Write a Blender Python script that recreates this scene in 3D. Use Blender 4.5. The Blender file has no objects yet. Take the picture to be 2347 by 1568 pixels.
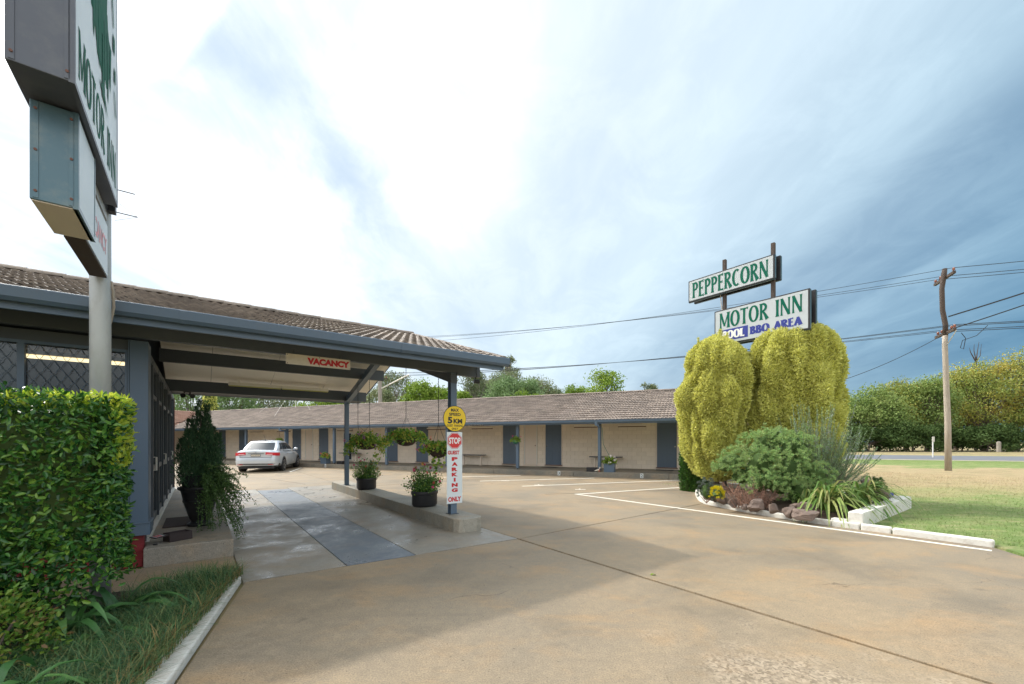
import bpy, bmesh, math, random
import numpy as np
from mathutils import Vector, Matrix
random.seed(7); rng = np.random.default_rng(7)
R = math.radians
scene = bpy.context.scene
C = scene.collection

# ------------------------------------------------------------------ camera
cam = bpy.data.objects.new('camera', bpy.data.cameras.new('camera')); C.objects.link(cam)
cam.location = (0, 0, 1.4); cam.rotation_euler = (R(90), 0, 0)
cam.data.sensor_width = 36; cam.data.lens = 36 * 961 / 2347.0
cam.data.shift_y = 228 / 2347.0
cam.data.clip_start = 0.05; cam.data.clip_end = 3000
scene.camera = cam

# ------------------------------------------------------------------ sky, sun, exposure
SUN = Vector((-2.28, 1.51, 2.72)).normalized()
world = bpy.data.worlds.new('World'); scene.world = world; world.use_nodes = True
wt = world.node_tree; wt.nodes.clear()
def WN(t, **k):
    n = wt.nodes.new(t)
    for a, b in k.items(): setattr(n, a, b)
    return n
def wl(a, b): wt.links.new(a, b)
def wmath(op, a, b=None, clamp=False):
    n = WN('ShaderNodeMath', operation=op); n.use_clamp = clamp
    for i, v in enumerate((a, b)):
        if v is None: continue
        if hasattr(v, 'links'): wl(v, n.inputs[i])
        else: n.inputs[i].default_value = v
    return n.outputs[0]
def wmap(v, a, b, c=0.0, d=1.0, smooth=True):
    n = WN('ShaderNodeMapRange'); n.interpolation_type = 'SMOOTHSTEP' if smooth else 'LINEAR'
    wl(v, n.inputs[0])
    for i, x in zip((1, 2, 3, 4), (a, b, c, d)): n.inputs[i].default_value = x
    return n.outputs[0]
def wmix(f, a, b):
    n = WN('ShaderNodeMix', data_type='RGBA')
    if hasattr(f, 'links'): wl(f, n.inputs[0])
    else: n.inputs[0].default_value = f
    for i, v in ((6, a), (7, b)):
        if hasattr(v, 'links'): wl(v, n.inputs[i])
        else: n.inputs[i].default_value = (*v, 1)
    return n.outputs[2]
sky = WN('ShaderNodeTexSky'); sky.sky_type = 'NISHITA'; sky.sun_disc = False
sky.sun_elevation = math.asin(SUN.z); sky.sun_rotation = math.atan2(SUN.x, SUN.y)
sky.air_density = 1.0; sky.dust_density = 1.0; sky.ozone_density = 2.5
tc = WN('ShaderNodeTexCoord'); sep = WN('ShaderNodeSeparateXYZ'); wl(tc.outputs['Generated'], sep.inputs[0])
zc = wmath('MAXIMUM', sep.outputs[2], 0.0); zz = wmath('ADD', zc, 0.16)
cx = wmath('DIVIDE', sep.outputs[0], zz); cy = wmath('DIVIDE', sep.outputs[1], zz)
comb = WN('ShaderNodeCombineXYZ'); wl(cx, comb.inputs[0]); wl(cy, comb.inputs[1])
def wnoise(scale, sx, sy, rot, off, detail=6, rough=.55, dist=0):
    m = WN('ShaderNodeMapping'); m.inputs['Rotation'].default_value = (0, 0, R(rot))
    m.inputs['Scale'].default_value = (sx, sy, 1); m.inputs['Location'].default_value = (off, off * .7, 0)
    wl(comb.outputs[0], m.inputs[0])
    n = WN('ShaderNodeTexNoise'); n.inputs['Scale'].default_value = scale; n.inputs['Detail'].default_value = detail
    n.inputs['Roughness'].default_value = rough; n.inputs['Distortion'].default_value = dist
    wl(m.outputs[0], n.inputs['Vector']); return n.outputs[0]
dot = WN('ShaderNodeVectorMath', operation='DOT_PRODUCT'); wl(tc.outputs['Generated'], dot.inputs[0])
dot.inputs[1].default_value = SUN
EXPO = 0.75
def pc(*c): return tuple(x * 10 / 2 ** (EXPO + .04) for x in c)
dv = dot.outputs['Value']
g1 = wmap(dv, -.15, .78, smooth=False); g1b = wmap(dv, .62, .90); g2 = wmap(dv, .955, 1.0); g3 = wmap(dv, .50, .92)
streak = wmap(wnoise(.85, 1.5, .32, 4, 3.1, 7, .55, .9), .32, .70)
broad = wmap(wnoise(.50, 1, .55, 14, 18.9, 4, .5, .3), .36, .64)
wisp = wmap(wnoise(2.2, 1.6, .35, 8, 1.3, 8, .6, .6), .36, .72)
mott = wmap(wnoise(4.2, 1.0, .7, 0, 9.1, 9, .62, .8), .40, .66)
# thin high cloud: grey-blue away from the sun, glaring white towards it
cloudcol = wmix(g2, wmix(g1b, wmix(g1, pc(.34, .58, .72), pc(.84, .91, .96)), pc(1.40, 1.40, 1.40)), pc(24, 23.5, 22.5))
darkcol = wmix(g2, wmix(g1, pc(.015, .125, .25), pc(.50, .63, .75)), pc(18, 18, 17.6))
cov = wmath('ADD', wmath('ADD', wmath('MULTIPLY', streak, .36), wmath('MULTIPLY', broad, .48)), wmath('MULTIPLY', wmath('ADD', wisp, mott), .17))
cov = wmath('ADD', cov, wmath('MULTIPLY', g3, .06), True)
cov = wmath('MULTIPLY', cov, wmap(dv, -.15, .50, .52, 1.0))
back = wmap(sep.outputs[1], .15, -.35)          # unseen cloud behind the viewer, added as fill for the shaded fronts
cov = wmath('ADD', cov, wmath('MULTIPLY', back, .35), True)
clouds = wmix(cov, darkcol, cloudcol)
# long rift in the veil, upper left
rift = wmath('SUBTRACT', wmath('SUBTRACT', cx, -.735), wmath('MULTIPLY', cy, .22))
rift = wmath('ADD', rift, wmath('MULTIPLY', wmath('SUBTRACT', wnoise(2.6, 1, .6, 0, 5.5, 5, .6, .6), .5), .50))
rift = wmath('MULTIPLY', wmap(wmath('ABSOLUTE', rift), .01, .19, 1, 0), wmath('MULTIPLY', wmap(cy, .15, .5), wmap(cy, 1.25, 1.9, 1, 0)))
rift = wmath('MULTIPLY', rift, wmap(wnoise(3.5, 1.3, .7, 0, 2.5, 6, .6), .30, .62, .35, 1))
clouds = wmix(wmath('MULTIPLY', rift, .62), clouds, pc(.40, .53, .66))
low = wmap(sep.outputs[2], .0, .20, .72, 0.0)   # hazier, greyer air near the horizon
clouds = wmix(wmath('MULTIPLY', back, .85), clouds, pc(1.45, 1.46, 1.48))  # white fill brightness for that unseen sky
clouds = wmix(low, clouds, wmix(g1, pc(.14, .30, .42), pc(.98, 1.0, 1.02)))
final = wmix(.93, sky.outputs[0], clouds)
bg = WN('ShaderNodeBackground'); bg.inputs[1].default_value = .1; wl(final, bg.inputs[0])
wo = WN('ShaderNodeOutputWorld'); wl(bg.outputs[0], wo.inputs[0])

sl = bpy.data.lights.new('sun', 'SUN'); sl.energy = 1.2; sl.angle = R(1.8); sl.color = (1, .93, .82)
so = bpy.data.objects.new('sun', sl); C.objects.link(so); so.rotation_euler = SUN.to_track_quat('Z', 'Y').to_euler()
so.location = (-20, 12, 25)
scene.view_settings.view_transform = 'Standard'; scene.view_settings.look = 'None'
scene.view_settings.exposure = EXPO + .36; scene.view_settings.gamma = 1
scene.view_settings.use_curve_mapping = False

# ------------------------------------------------------------------ frames
A = Vector((.801, .599, 0)); A.normalize(); B = Vector((-A.y, A.x, 0)); ANG = math.atan2(A.y, A.x)
def UV(u, v, z=0): return Vector((A.x * u + B.x * v, A.y * u + B.y * v, z))
S24, C24 = math.sin(R(24)), math.cos(R(24))
def PQ(p, q, z=0): return Vector((-C24 * p + S24 * q, S24 * p + C24 * q, z))
ANGM = -R(24)

# ------------------------------------------------------------------ materials
MATS = {}
def newmat(name):
    m = bpy.data.materials.new(name); m.use_nodes = True; MATS[name] = m
    nt = m.node_tree; b = nt.nodes['Principled BSDF']; return m, nt, b
class NT:
    def __init__(s, nt): s.nt = nt
    def n(s, t, **k):
        n = s.nt.nodes.new(t)
        for a, b in k.items(): setattr(n, a, b)
        return n
    def l(s, a, b): s.nt.links.new(a, b)
    def setv(s, inp, v):
        if hasattr(v, 'links'): s.l(v, inp)
        elif isinstance(v, (tuple, list)) and len(v) == 3 and inp.type == 'RGBA': inp.default_value = (*v, 1)
        else: inp.default_value = v
    def math(s, op, a, b=None, clamp=False):
        n = s.n('ShaderNodeMath', operation=op); n.use_clamp = clamp; s.setv(n.inputs[0], a)
        if b is not None: s.setv(n.inputs[1], b)
        return n.outputs[0]
    def map(s, v, a, b, c=0., d=1., smooth=False):
        n = s.n('ShaderNodeMapRange'); n.interpolation_type = 'SMOOTHSTEP' if smooth else 'LINEAR'
        s.setv(n.inputs[0], v)
        for i, x in zip((1, 2, 3, 4), (a, b, c, d)): n.inputs[i].default_value = x
        return n.outputs[0]
    def mix(s, f, a, b, mode='MIX'):
        n = s.n('ShaderNodeMix', data_type='RGBA', blend_type=mode)
        s.setv(n.inputs[0], f); s.setv(n.inputs[6], a); s.setv(n.inputs[7], b); return n.outputs[2]
    def noise(s, vec, scale, detail=4, rough=.55, dist=0):
        n = s.n('ShaderNodeTexNoise'); n.inputs['Scale'].default_value = scale; n.inputs['Detail'].default_value = detail
        n.inputs['Roughness'].default_value = rough; n.inputs['Distortion'].default_value = dist
        s.l(vec, n.inputs['Vector']); return n.outputs[0]
    def pos(s): return s.n('ShaderNodeNewGeometry').outputs['Position']
    def obj(s): return s.n('ShaderNodeTexCoord').outputs['Object']
    def scaled(s, vec, sc, rot=(0, 0, 0)):
        m = s.n('ShaderNodeMapping'); m.inputs['Scale'].default_value = sc; m.inputs['Rotation'].default_value = rot
        s.l(vec, m.inputs[0]); return m.outputs[0]
    def bump(s, h, strength, dist, b):
        n = s.n('ShaderNodeBump'); n.inputs['Strength'].default_value = strength; n.inputs['Distance'].default_value = dist
        s.l(h, n.inputs['Height']); s.l(n.outputs[0], b.inputs['Normal'])
    def rnd(s):
        i = s.n('ShaderNodeNewGeometry').outputs['Random Per Island']; o = s.n('ShaderNodeObjectInfo').outputs['Random']
        return s.math('FRACT', s.math('ADD', i, o))

def mat(name, col, rough=.6, var=.12, scale=3., bump=.15, bscale=40., metal=0., spec=.5, dirt=None, dirt_amt=.0, sc=(1, 1, 1), isl=0.):
    """Painted or plain surface: colour drifting with noise, faint relief, optional dirt."""
    m, nt, b = newmat(name); t = NT(nt); o = t.pos()
    n1 = t.noise(t.scaled(o, sc), scale, 5)
    c = t.mix(n1, tuple(x * (1 - var) for x in col), tuple(min(1, x * (1 + var)) for x in col))
    if isl:
        f = t.map(t.rnd(), 0, 1, 1 - isl, 1 + isl)
        c = t.mix(1., c, t.n('ShaderNodeCombineColor').outputs[0], 'MULTIPLY') if False else c
        hs = t.n('ShaderNodeHueSaturation'); t.l(f, hs.inputs['Value']); t.l(c, hs.inputs['Color']); c = hs.outputs[0]
    if dirt_amt:
        n2 = t.noise(t.scaled(o, sc), scale * 2.3, 8, .65)
        c = t.mix(t.map(n2, .48, .75, 0, dirt_amt), c, dirt)
    t.l(c, b.inputs['Base Color'])
    n3 = t.noise(o, bscale, 4)
    if bump: t.bump(n3, bump, .004, b)
    r = t.map(n1, .3, .7, max(.02, rough - .08), min(1, rough + .08)); t.l(r, b.inputs['Roughness'])
    b.inputs['Metallic'].default_value = metal; b.inputs['Specular IOR Level'].default_value = spec
    return m

def leafmat(name, cols, rough=.5, trans=.25, spec=.35, clump=0.0, cscale=3.):
    """Foliage: every leaf takes its own colour from the list; part of the light passes through."""
    m, nt, b = newmat(name); t = NT(nt)
    f = t.rnd()
    if clump:
        n = t.noise(t.pos(), cscale, 3)
        f = t.math('ADD', t.math('MULTIPLY', f, 1 - clump), t.math('MULTIPLY', t.map(n, .3, .7), clump), True)
    cr = t.n('ShaderNodeValToRGB'); e = cr.color_ramp.elements
    while len(e) < len(cols): e.new(.5)
    for i, c in enumerate(cols): e[i].position = i / (len(cols) - 1); e[i].color = (*c, 1)
    t.l(f, cr.inputs[0]); t.l(cr.outputs[0], b.inputs['Base Color'])
    b.inputs['Roughness'].default_value = rough; b.inputs['Specular IOR Level'].default_value = spec
    tr = t.n('ShaderNodeBsdfTranslucent'); t.l(cr.outputs[0], tr.inputs[0])
    mx = t.n('ShaderNodeMixShader'); mx.inputs[0].default_value = trans
    t.l(b.outputs[0], mx.inputs[1]); t.l(tr.outputs[0], mx.inputs[2])
    t.l(mx.outputs[0], nt.nodes['Material Output'].inputs[0]); return m

def emis(name, col, s):
    m, nt, b = newmat(name); b.inputs['Base Color'].default_value = (*col, 1)
    b.inputs['Emission Color'].default_value = (*col, 1); b.inputs['Emission Strength'].default_value = s; return m

def glassmat(name, tint, refl=.35, rough=.02):
    m, nt, b = newmat(name); t = NT(nt)
    tr = t.n('ShaderNodeBsdfTransparent'); tr.inputs[0].default_value = (*tint, 1)
    gl = t.n('ShaderNodeBsdfGlossy'); gl.inputs['Roughness'].default_value = rough; gl.inputs[0].default_value = (.95, .98, 1, 1)
    lw = t.n('ShaderNodeLayerWeight'); lw.inputs[0].default_value = refl
    f = t.map(lw.outputs['Facing'], 0, 1, .035, .85)
    mx = t.n('ShaderNodeMixShader'); t.l(f, mx.inputs[0]); t.l(tr.outputs[0], mx.inputs[1]); t.l(gl.outputs[0], mx.inputs[2])
    t.l(mx.outputs[0], nt.nodes['Material Output'].inputs[0]); return m

def concrete(name, base, grey, rust, wet=0., streak=None):
    m, nt, b = newmat(name); t = NT(nt); p = t.pos()
    big = t.noise(p, .42, 6, .6, .6); med = t.noise(t.scaled(p, (1, 1.6, 1), (0, 0, R(30))), 1.3, 7, .62, .4)
    fin = t.noise(p, 14, 6, .7); spk = t.noise(p, 95, 2, .5); spk2 = t.noise(p, 210, 2, .5)
    c = t.mix(t.map(big, .36, .64), base, grey)
    c = t.mix(t.map(med, .50, .74, 0, .75), c, rust)
    c = t.mix(t.map(t.noise(p, .9, 5, .6), .50, .72, 0, .6), c, tuple(x * .60 for x in grey))
    hs = t.n('ShaderNodeHueSaturation'); t.l(c, hs.inputs['Color'])
    v = t.math('MULTIPLY', t.map(fin, .25, .75, .76, 1.20), t.map(spk, .25, .75, .74, 1.26))
    v = t.math('MULTIPLY', v, t.map(spk2, .3, .7, .84, 1.16)); t.l(v, hs.inputs['Value']); c = hs.outputs[0]
    # worn patch where the aggregate shows
    vm = t.n('ShaderNodeVectorMath', operation='DISTANCE'); t.l(p, vm.inputs[0]); vm.inputs[1].default_value = (1.75, 2.15, 0)
    d = t.math('ADD', vm.outputs['Value'], t.map(t.noise(p, 1.6, 6, .6), .2, .8, -.9, .9))
    worn = t.map(d, .55, 1.0, 1, 0)
    vo = t.n('ShaderNodeTexVoronoi'); vo.inputs['Scale'].default_value = 62; t.l(p, vo.inputs['Vector'])
    agg = t.mix(t.map(vo.outputs['Color'], .2, .8), (.12, .09, .06), (.56, .46, .34))
    c = t.mix(t.math('MULTIPLY', worn, .42), c, agg)
    c = t.mix(t.map(t.noise(p, 46, 1, .4), .72, .76, 0, .6), c, (.05, .04, .03))
    # hairline cracks and faint tyre-dark tracks
    vc = t.n('ShaderNodeTexVoronoi', feature='DISTANCE_TO_EDGE'); vc.inputs['Scale'].default_value = .16
    wv = t.n('ShaderNodeVectorMath', operation='MULTIPLY_ADD'); nz = t.n('ShaderNodeTexNoise'); nz.inputs['Scale'].default_value = 1.4; nz.inputs['Detail'].default_value = 6; t.l(p, nz.inputs['Vector'])
    t.l(nz.outputs['Color'], wv.inputs[0]); wv.inputs[1].default_value = (.9, .9, 0); t.l(p, wv.inputs[2]); t.l(wv.outputs[0], vc.inputs['Vector'])
    c = t.mix(t.math('MULTIPLY', t.map(vc.outputs['Distance'], 0, .0012, .75, 0), t.map(t.noise(p, .5, 2), .48, .56)), c, (.05, .035, .02))
    c = t.mix(t.map(t.noise(t.scaled(p, (.25, 2.2, 1), (0, 0, R(-53))), .8, 5, .6), .56, .72, 0, .30), c, tuple(x * .5 for x in grey))
    c = t.mix(t.map(t.noise(p, 2.6, 3, .5), .70, .76, 0, .45), c, tuple(x * .45 for x in grey))
    rough = t.map(fin, .3, .7, .55, .8)
    if wet:
        w = t.map(t.noise(t.scaled(p, (1.2, 1, 1), (0, 0, R(-20))), 1.3, 10, .72, .2), .38, .66)
        w = t.math('MULTIPLY', w, wet)
        c = t.mix(t.math('MULTIPLY', w, .38), c, tuple(x * .45 for x in grey))
        rough = t.math('SUBTRACT', rough, t.math('MULTIPLY', w, .50), True)
        b.inputs['Specular IOR Level'].default_value = .7
    t.l(c, b.inputs['Base Color']); t.l(rough, b.inputs['Roughness'])
    h = t.math('ADD', t.math('MULTIPLY', spk, .6), t.math('MULTIPLY', fin, .8))
    if wet: h = t.math('MULTIPLY', h, t.map(w, 0, 1, 1, .25))
    t.bump(h, .35, .004, b); return m

# ------------------------------------------------------------------ mesh helpers
class MB:
    def __init__(s): s.v = []; s.f = []
    def quad(s, *p):
        i = len(s.v); s.v += [tuple(x) for x in p]; s.f.append(tuple(range(i, i + len(p)))); return s
    def box(s, x0, x1, y0, y1, z0, z1):
        i = len(s.v)
        s.v += [(x0, y0, z0), (x1, y0, z0), (x1, y1, z0), (x0, y1, z0), (x0, y0, z1), (x1, y0, z1), (x1, y1, z1), (x0, y1, z1)]
        for q in ((0, 3, 2, 1), (4, 5, 6, 7), (0, 1, 5, 4), (1, 2, 6, 5), (2, 3, 7, 6), (3, 0, 4, 7)): s.f.append(tuple(i + k for k in q))
        return s
    def prism(s, pts, z0, z1):
        n = len(pts); i = len(s.v); a = sum(pts[k][0] * pts[(k + 1) % n][1] - pts[(k + 1) % n][0] * pts[k][1] for k in range(n))
        if a < 0: pts = list(reversed(pts))
        s.v += [(p[0], p[1], z0) for p in pts] + [(p[0], p[1], z1) for p in pts]
        s.f.append(tuple(range(i + n - 1, i - 1, -1))); s.f.append(tuple(range(i + n, i + 2 * n)))
        for k in range(n): s.f.append((i + k, i + (k + 1) % n, i + n + (k + 1) % n, i + n + k))
        return s
    def extrude(s, pts, y0, y1):
        """outline in x,z swept along y"""
        n = len(pts); i = len(s.v)
        a = sum(pts[k][0] * pts[(k + 1) % n][1] - pts[(k + 1) % n][0] * pts[k][1] for k in range(n))
        if a < 0: pts = list(reversed(pts))
        s.v += [(p[0], y0, p[1]) for p in pts] + [(p[0], y1, p[1]) for p in pts]
        s.f.append(tuple(range(i, i + n))); s.f.append(tuple(range(i + 2 * n - 1, i + n - 1, -1)))
        for k in range(n): s.f.append((i + (k + 1) % n, i + k, i + n + k, i + n + (k + 1) % n))
        return s
    def sweepx(s, pts, x0, x1):
        """outline in y,z swept along x"""
        n = len(pts); i = len(s.v)
        a = sum(pts[k][0] * pts[(k + 1) % n][1] - pts[(k + 1) % n][0] * pts[k][1] for k in range(n))
        if a < 0: pts = list(reversed(pts))
        s.v += [(x0, p[0], p[1]) for p in pts] + [(x1, p[0], p[1]) for p in pts]
        s.f.append(tuple(range(i + n - 1, i - 1, -1))); s.f.append(tuple(range(i + n, i + 2 * n)))
        for k in range(n): s.f.append((i + k, i + (k + 1) % n, i + n + (k + 1) % n, i + n + k))
        return s
    def tube(s, path, rad, n=8, cap=True):
        path = [Vector(p) for p in path]
        if not hasattr(rad, '__len__'): rad = [rad] * len(path)
        rings = []; up = None
        for k, p in enumerate(path):
            d = (path[min(k + 1, len(path) - 1)] - path[max(k - 1, 0)]); d = d.normalized() if d.length > 1e-9 else Vector((0, 0, 1))
            if up is None: up = d.orthogonal().normalized()
            up = (up - d * up.dot(d)); up = up.normalized() if up.length > 1e-6 else d.orthogonal().normalized()
            w = d.cross(up); i = len(s.v)
            for j in range(n):
                a = 2 * math.pi * j / n; s.v.append(tuple(p + (up * math.cos(a) + w * math.sin(a)) * rad[k]))
            rings.append(i)
        for a, b in zip(rings, rings[1:]):
            for j in range(n): s.f.append((a + j, a + (j + 1) % n, b + (j + 1) % n, b + j))
        if cap: s.f.append(tuple(rings[0] + n - 1 - j for j in range(n))); s.f.append(tuple(rings[-1] + j for j in range(n)))
        return s
    def lathe(s, prof, n=24, c=(0, 0, 0), sx=1., sy=1.):
        rings = []
        for r, z in prof:
            i = len(s.v); rings.append(i)
            for j in range(n):
                a = 2 * math.pi * j / n; s.v.append((c[0] + r * sx * math.cos(a), c[1] + r * sy * math.sin(a), c[2] + z))
        for a, b in zip(rings, rings[1:]):
            for j in range(n): s.f.append((a + j, a + (j + 1) % n, b + (j + 1) % n, b + j))
        s.f.append(tuple(rings[0] + n - 1 - j for j in range(n))); s.f.append(tuple(rings[-1] + j for j in range(n)))
        return s
    def disc(s, c, ax, r, n=20, th=.01):
        c = Vector(c); ax = Vector(ax).normalized(); return s.tube([c, c + ax * th], r, n)
    def grid(s, fn, nu, nv):
        i = len(s.v)
        for a in range(nu + 1):
            for b in range(nv + 1): s.v.append(tuple(fn(a / nu, b / nv)))
        for a in range(nu):
            for b in range(nv):
                k = i + a * (nv + 1) + b; s.f.append((k, k + nv + 1, k + nv + 2, k + 1))
        return s
    def add(s, other, off=(0, 0, 0)):
        i = len(s.v); s.v += [(a + off[0], b + off[1], c + off[2]) for a, b, c in other.v]; s.f += [tuple(k + i for k in q) for q in other.f]; return s
    def mesh(s, name, smooth=False):
        me = bpy.data.meshes.new(name); me.from_pydata(s.v, [], s.f); me.update()
        if smooth: me.polygons.foreach_set('use_smooth', [True] * len(me.polygons))
        return me

def tag(o, label=None, cat=None, group=None, kind=None):
    if label: o['label'] = label
    if cat: o['category'] = cat
    if group: o['group'] = group
    if kind: o['kind'] = kind
    return o
def link(name, me, m, parent=None, smooth=False, bevel=0, loc=None, rz=None):
    if isinstance(me, MB): me = me.mesh(name, smooth)
    if m is not None and len(me.materials) == 0: me.materials.append(MATS[m] if isinstance(m, str) else m)
    o = bpy.data.objects.new(name, me); C.objects.link(o)
    if parent: o.parent = parent
    if loc is not None: o.location = loc
    if rz is not None: o.rotation_euler = (0, 0, rz)
    if bevel:
        b = o.modifiers.new('bevel', 'BEVEL'); b.width = bevel; b.segments = 2; b.limit_method = 'ANGLE'; b.angle_limit = R(40)
    return o
def thing(name, label, cat, loc=(0, 0, 0), rz=0, group=None):
    o = bpy.data.objects.new(name, None); C.objects.link(o); o.empty_display_size = .1
    o.location = loc; o.rotation_euler = (0, 0, rz); return tag(o, label, cat, group)
def struct(name, me, m, label=None, loc=None, rz=None, bevel=0):
    o = link(name, me, m, None, bevel=bevel, loc=loc, rz=rz); tag(o, label, None, None, 'structure'); return o
def dup(root, loc, rz, label, group=None):
    r = root.copy(); C.objects.link(r); r.location = loc; r.rotation_euler = (0, 0, rz); r['label'] = label
    if group: r['group'] = group
    for ch in list(root.children):
        c = ch.copy(); C.objects.link(c); c.parent = r
        for g in list(ch.children):
            d = g.copy(); C.objects.link(d); d.parent = c
    return r

# fast mesh from numpy: V (n,k,3) islands of k vertices, pattern faces (tris or quads) per island
def npmesh(name, V, faces, smooth=False):
    n, k, _ = V.shape; fs = [list(f) for f in faces]; tot = [len(f) for f in fs]
    flat = np.array([i for f in fs for i in f]); idx = (np.arange(n)[:, None] * k + flat[None, :]).ravel()
    me = bpy.data.meshes.new(name); me.vertices.add(n * k); me.vertices.foreach_set('co', V.astype(np.float32).ravel())
    me.loops.add(len(idx)); me.loops.foreach_set('vertex_index', idx.astype(np.int32))
    lt = np.tile(np.array(tot, np.int32), n); ls = np.concatenate([[0], np.cumsum(lt)[:-1]]).astype(np.int32)
    me.polygons.add(len(lt)); me.polygons.foreach_set('loop_start', ls); me.polygons.foreach_set('loop_total', lt)
    if smooth: me.polygons.foreach_set('use_smooth', np.ones(len(lt), bool))
    me.update(calc_edges=True); return me
def unit(a): return a / np.maximum(np.linalg.norm(a, axis=-1, keepdims=True), 1e-9)
def rvec(n, r=None): return unit((r or rng).normal(size=(n, 3)))
def leaves(P, D, N, L, W, shape='leaf', fold=.25):
    """P base points, D leaf axis, N leaf face normal; shape leaf (4 tris) / dia (2 tris) / tri (1)"""
    n = len(P); D = unit(D); Sd = unit(np.cross(D, N)); Nn = np.cross(Sd, D)
    L = np.broadcast_to(np.asarray(L, float), (n,))[:, None]; W = np.broadcast_to(np.asarray(W, float), (n,))[:, None]
    if shape == 'tri': V = np.stack([P - Sd * W / 2, P + Sd * W / 2, P + D * L], 1); return V, [(0, 1, 2)]
    if shape == 'dia': V = np.stack([P, P + D * L * .5 + Sd * W / 2 + Nn * W * fold, P + D * L, P + D * L * .5 - Sd * W / 2 + Nn * W * fold], 1); return V, [(0, 1, 2), (0, 2, 3)]
    V = np.stack([P, P + D * L * .3 + Sd * W * .45 + Nn * W * fold, P + D * L * .7 + Sd * W * .38 + Nn * W * fold * .7, P + D * L - Nn * L * .08,
                  P + D * L * .7 - Sd * W * .38 + Nn * W * fold * .7, P + D * L * .3 - Sd * W * .45 + Nn * W * fold], 1)
    return V, [(0, 1, 2, 3), (0, 3, 4, 5)]
def vnoise(P, seed=0):
    """smooth value noise in -1..1, numpy"""
    P = np.asarray(P, float); i = np.floor(P).astype(np.int64); f = P - i; f = f * f * (3 - 2 * f); out = 0
    def h(x, y, z):
        k = (x * 374761393 + y * 668265263 + z * 2147483647 + seed * 1274126177) & 0xffffffff
        k = ((k ^ (k >> 13)) * 1274126177) & 0xffffffff; return ((k ^ (k >> 16)) & 0xffff) / 32767.5 - 1
    for dx in (0, 1):
        for dy in (0, 1):
            for dz in (0, 1):
                w = (f[..., 0] if dx else 1 - f[..., 0]) * (f[..., 1] if dy else 1 - f[..., 1]) * (f[..., 2] if dz else 1 - f[..., 2])
                out = out + w * h(i[..., 0] + dx, i[..., 1] + dy, i[..., 2] + dz)
    return out
def rock_mesh(name, sx, sy, sz, seed, sub=3, facet=.28):
    bm = bmesh.new(); bmesh.ops.create_icosphere(bm, subdivisions=sub, radius=1)
    co = np.array([v.co[:] for v in bm.verts]); r2 = np.random.default_rng(seed)
    for _ in range(16):                                  # planar breaks
        d = unit(r2.normal(size=3)); t = r2.uniform(.50, .85); dd = co @ d; k = dd > t; co[k] -= np.outer((dd[k] - t) * .9, d)
    co = co * (1 + facet * .5 * vnoise(co * 1.7 + seed, seed)[:, None] + .05 * vnoise(co * 6 + seed, seed)[:, None])
    co *= (sx, sy, sz)
    for v, c in zip(bm.verts, co): v.co = c
    me = bpy.data.meshes.new(name); bm.to_mesh(me); bm.free(); return me

# ------------------------------------------------------------------ lettering
def text_mesh(txt, w, h, bold=0.0, spacing=1.0):
    cu = bpy.data.curves.new('lettering', 'FONT'); cu.body = txt; cu.size = 1; cu.offset = bold; cu.space_character = spacing
    cu.align_x = 'LEFT'; cu.resolution_u = 4
    ob = bpy.data.objects.new('tmp', cu); C.objects.link(ob); dg = bpy.context.evaluated_depsgraph_get(); dg.update()
    me = bpy.data.meshes.new_from_object(ob.evaluated_get(dg)); bpy.data.objects.remove(ob); bpy.data.curves.remove(cu)
    co = np.empty(len(me.vertices) * 3); me.vertices.foreach_get('co', co); co = co.reshape(-1, 3)
    mn, mx = co.min(0), co.max(0); k = np.array([w / max(1e-6, mx[0] - mn[0]), h / max(1e-6, mx[1] - mn[1]), 0])
    co = (co - (mn + mx) / 2) * k
    me.materials.clear()
    out = np.stack([co[:, 0], np.zeros(len(co)), co[:, 1]], 1); me.vertices.foreach_set('co', out.ravel()); me.update(); return me
def lettering(txt, m, parent, x, y, z, w, h, bold=.0, spacing=1., name='lettering'):
    me = text_mesh(txt, w, h, bold, spacing); o = link(name, me, m, parent); o.location = (x, y, z); return o
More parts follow.
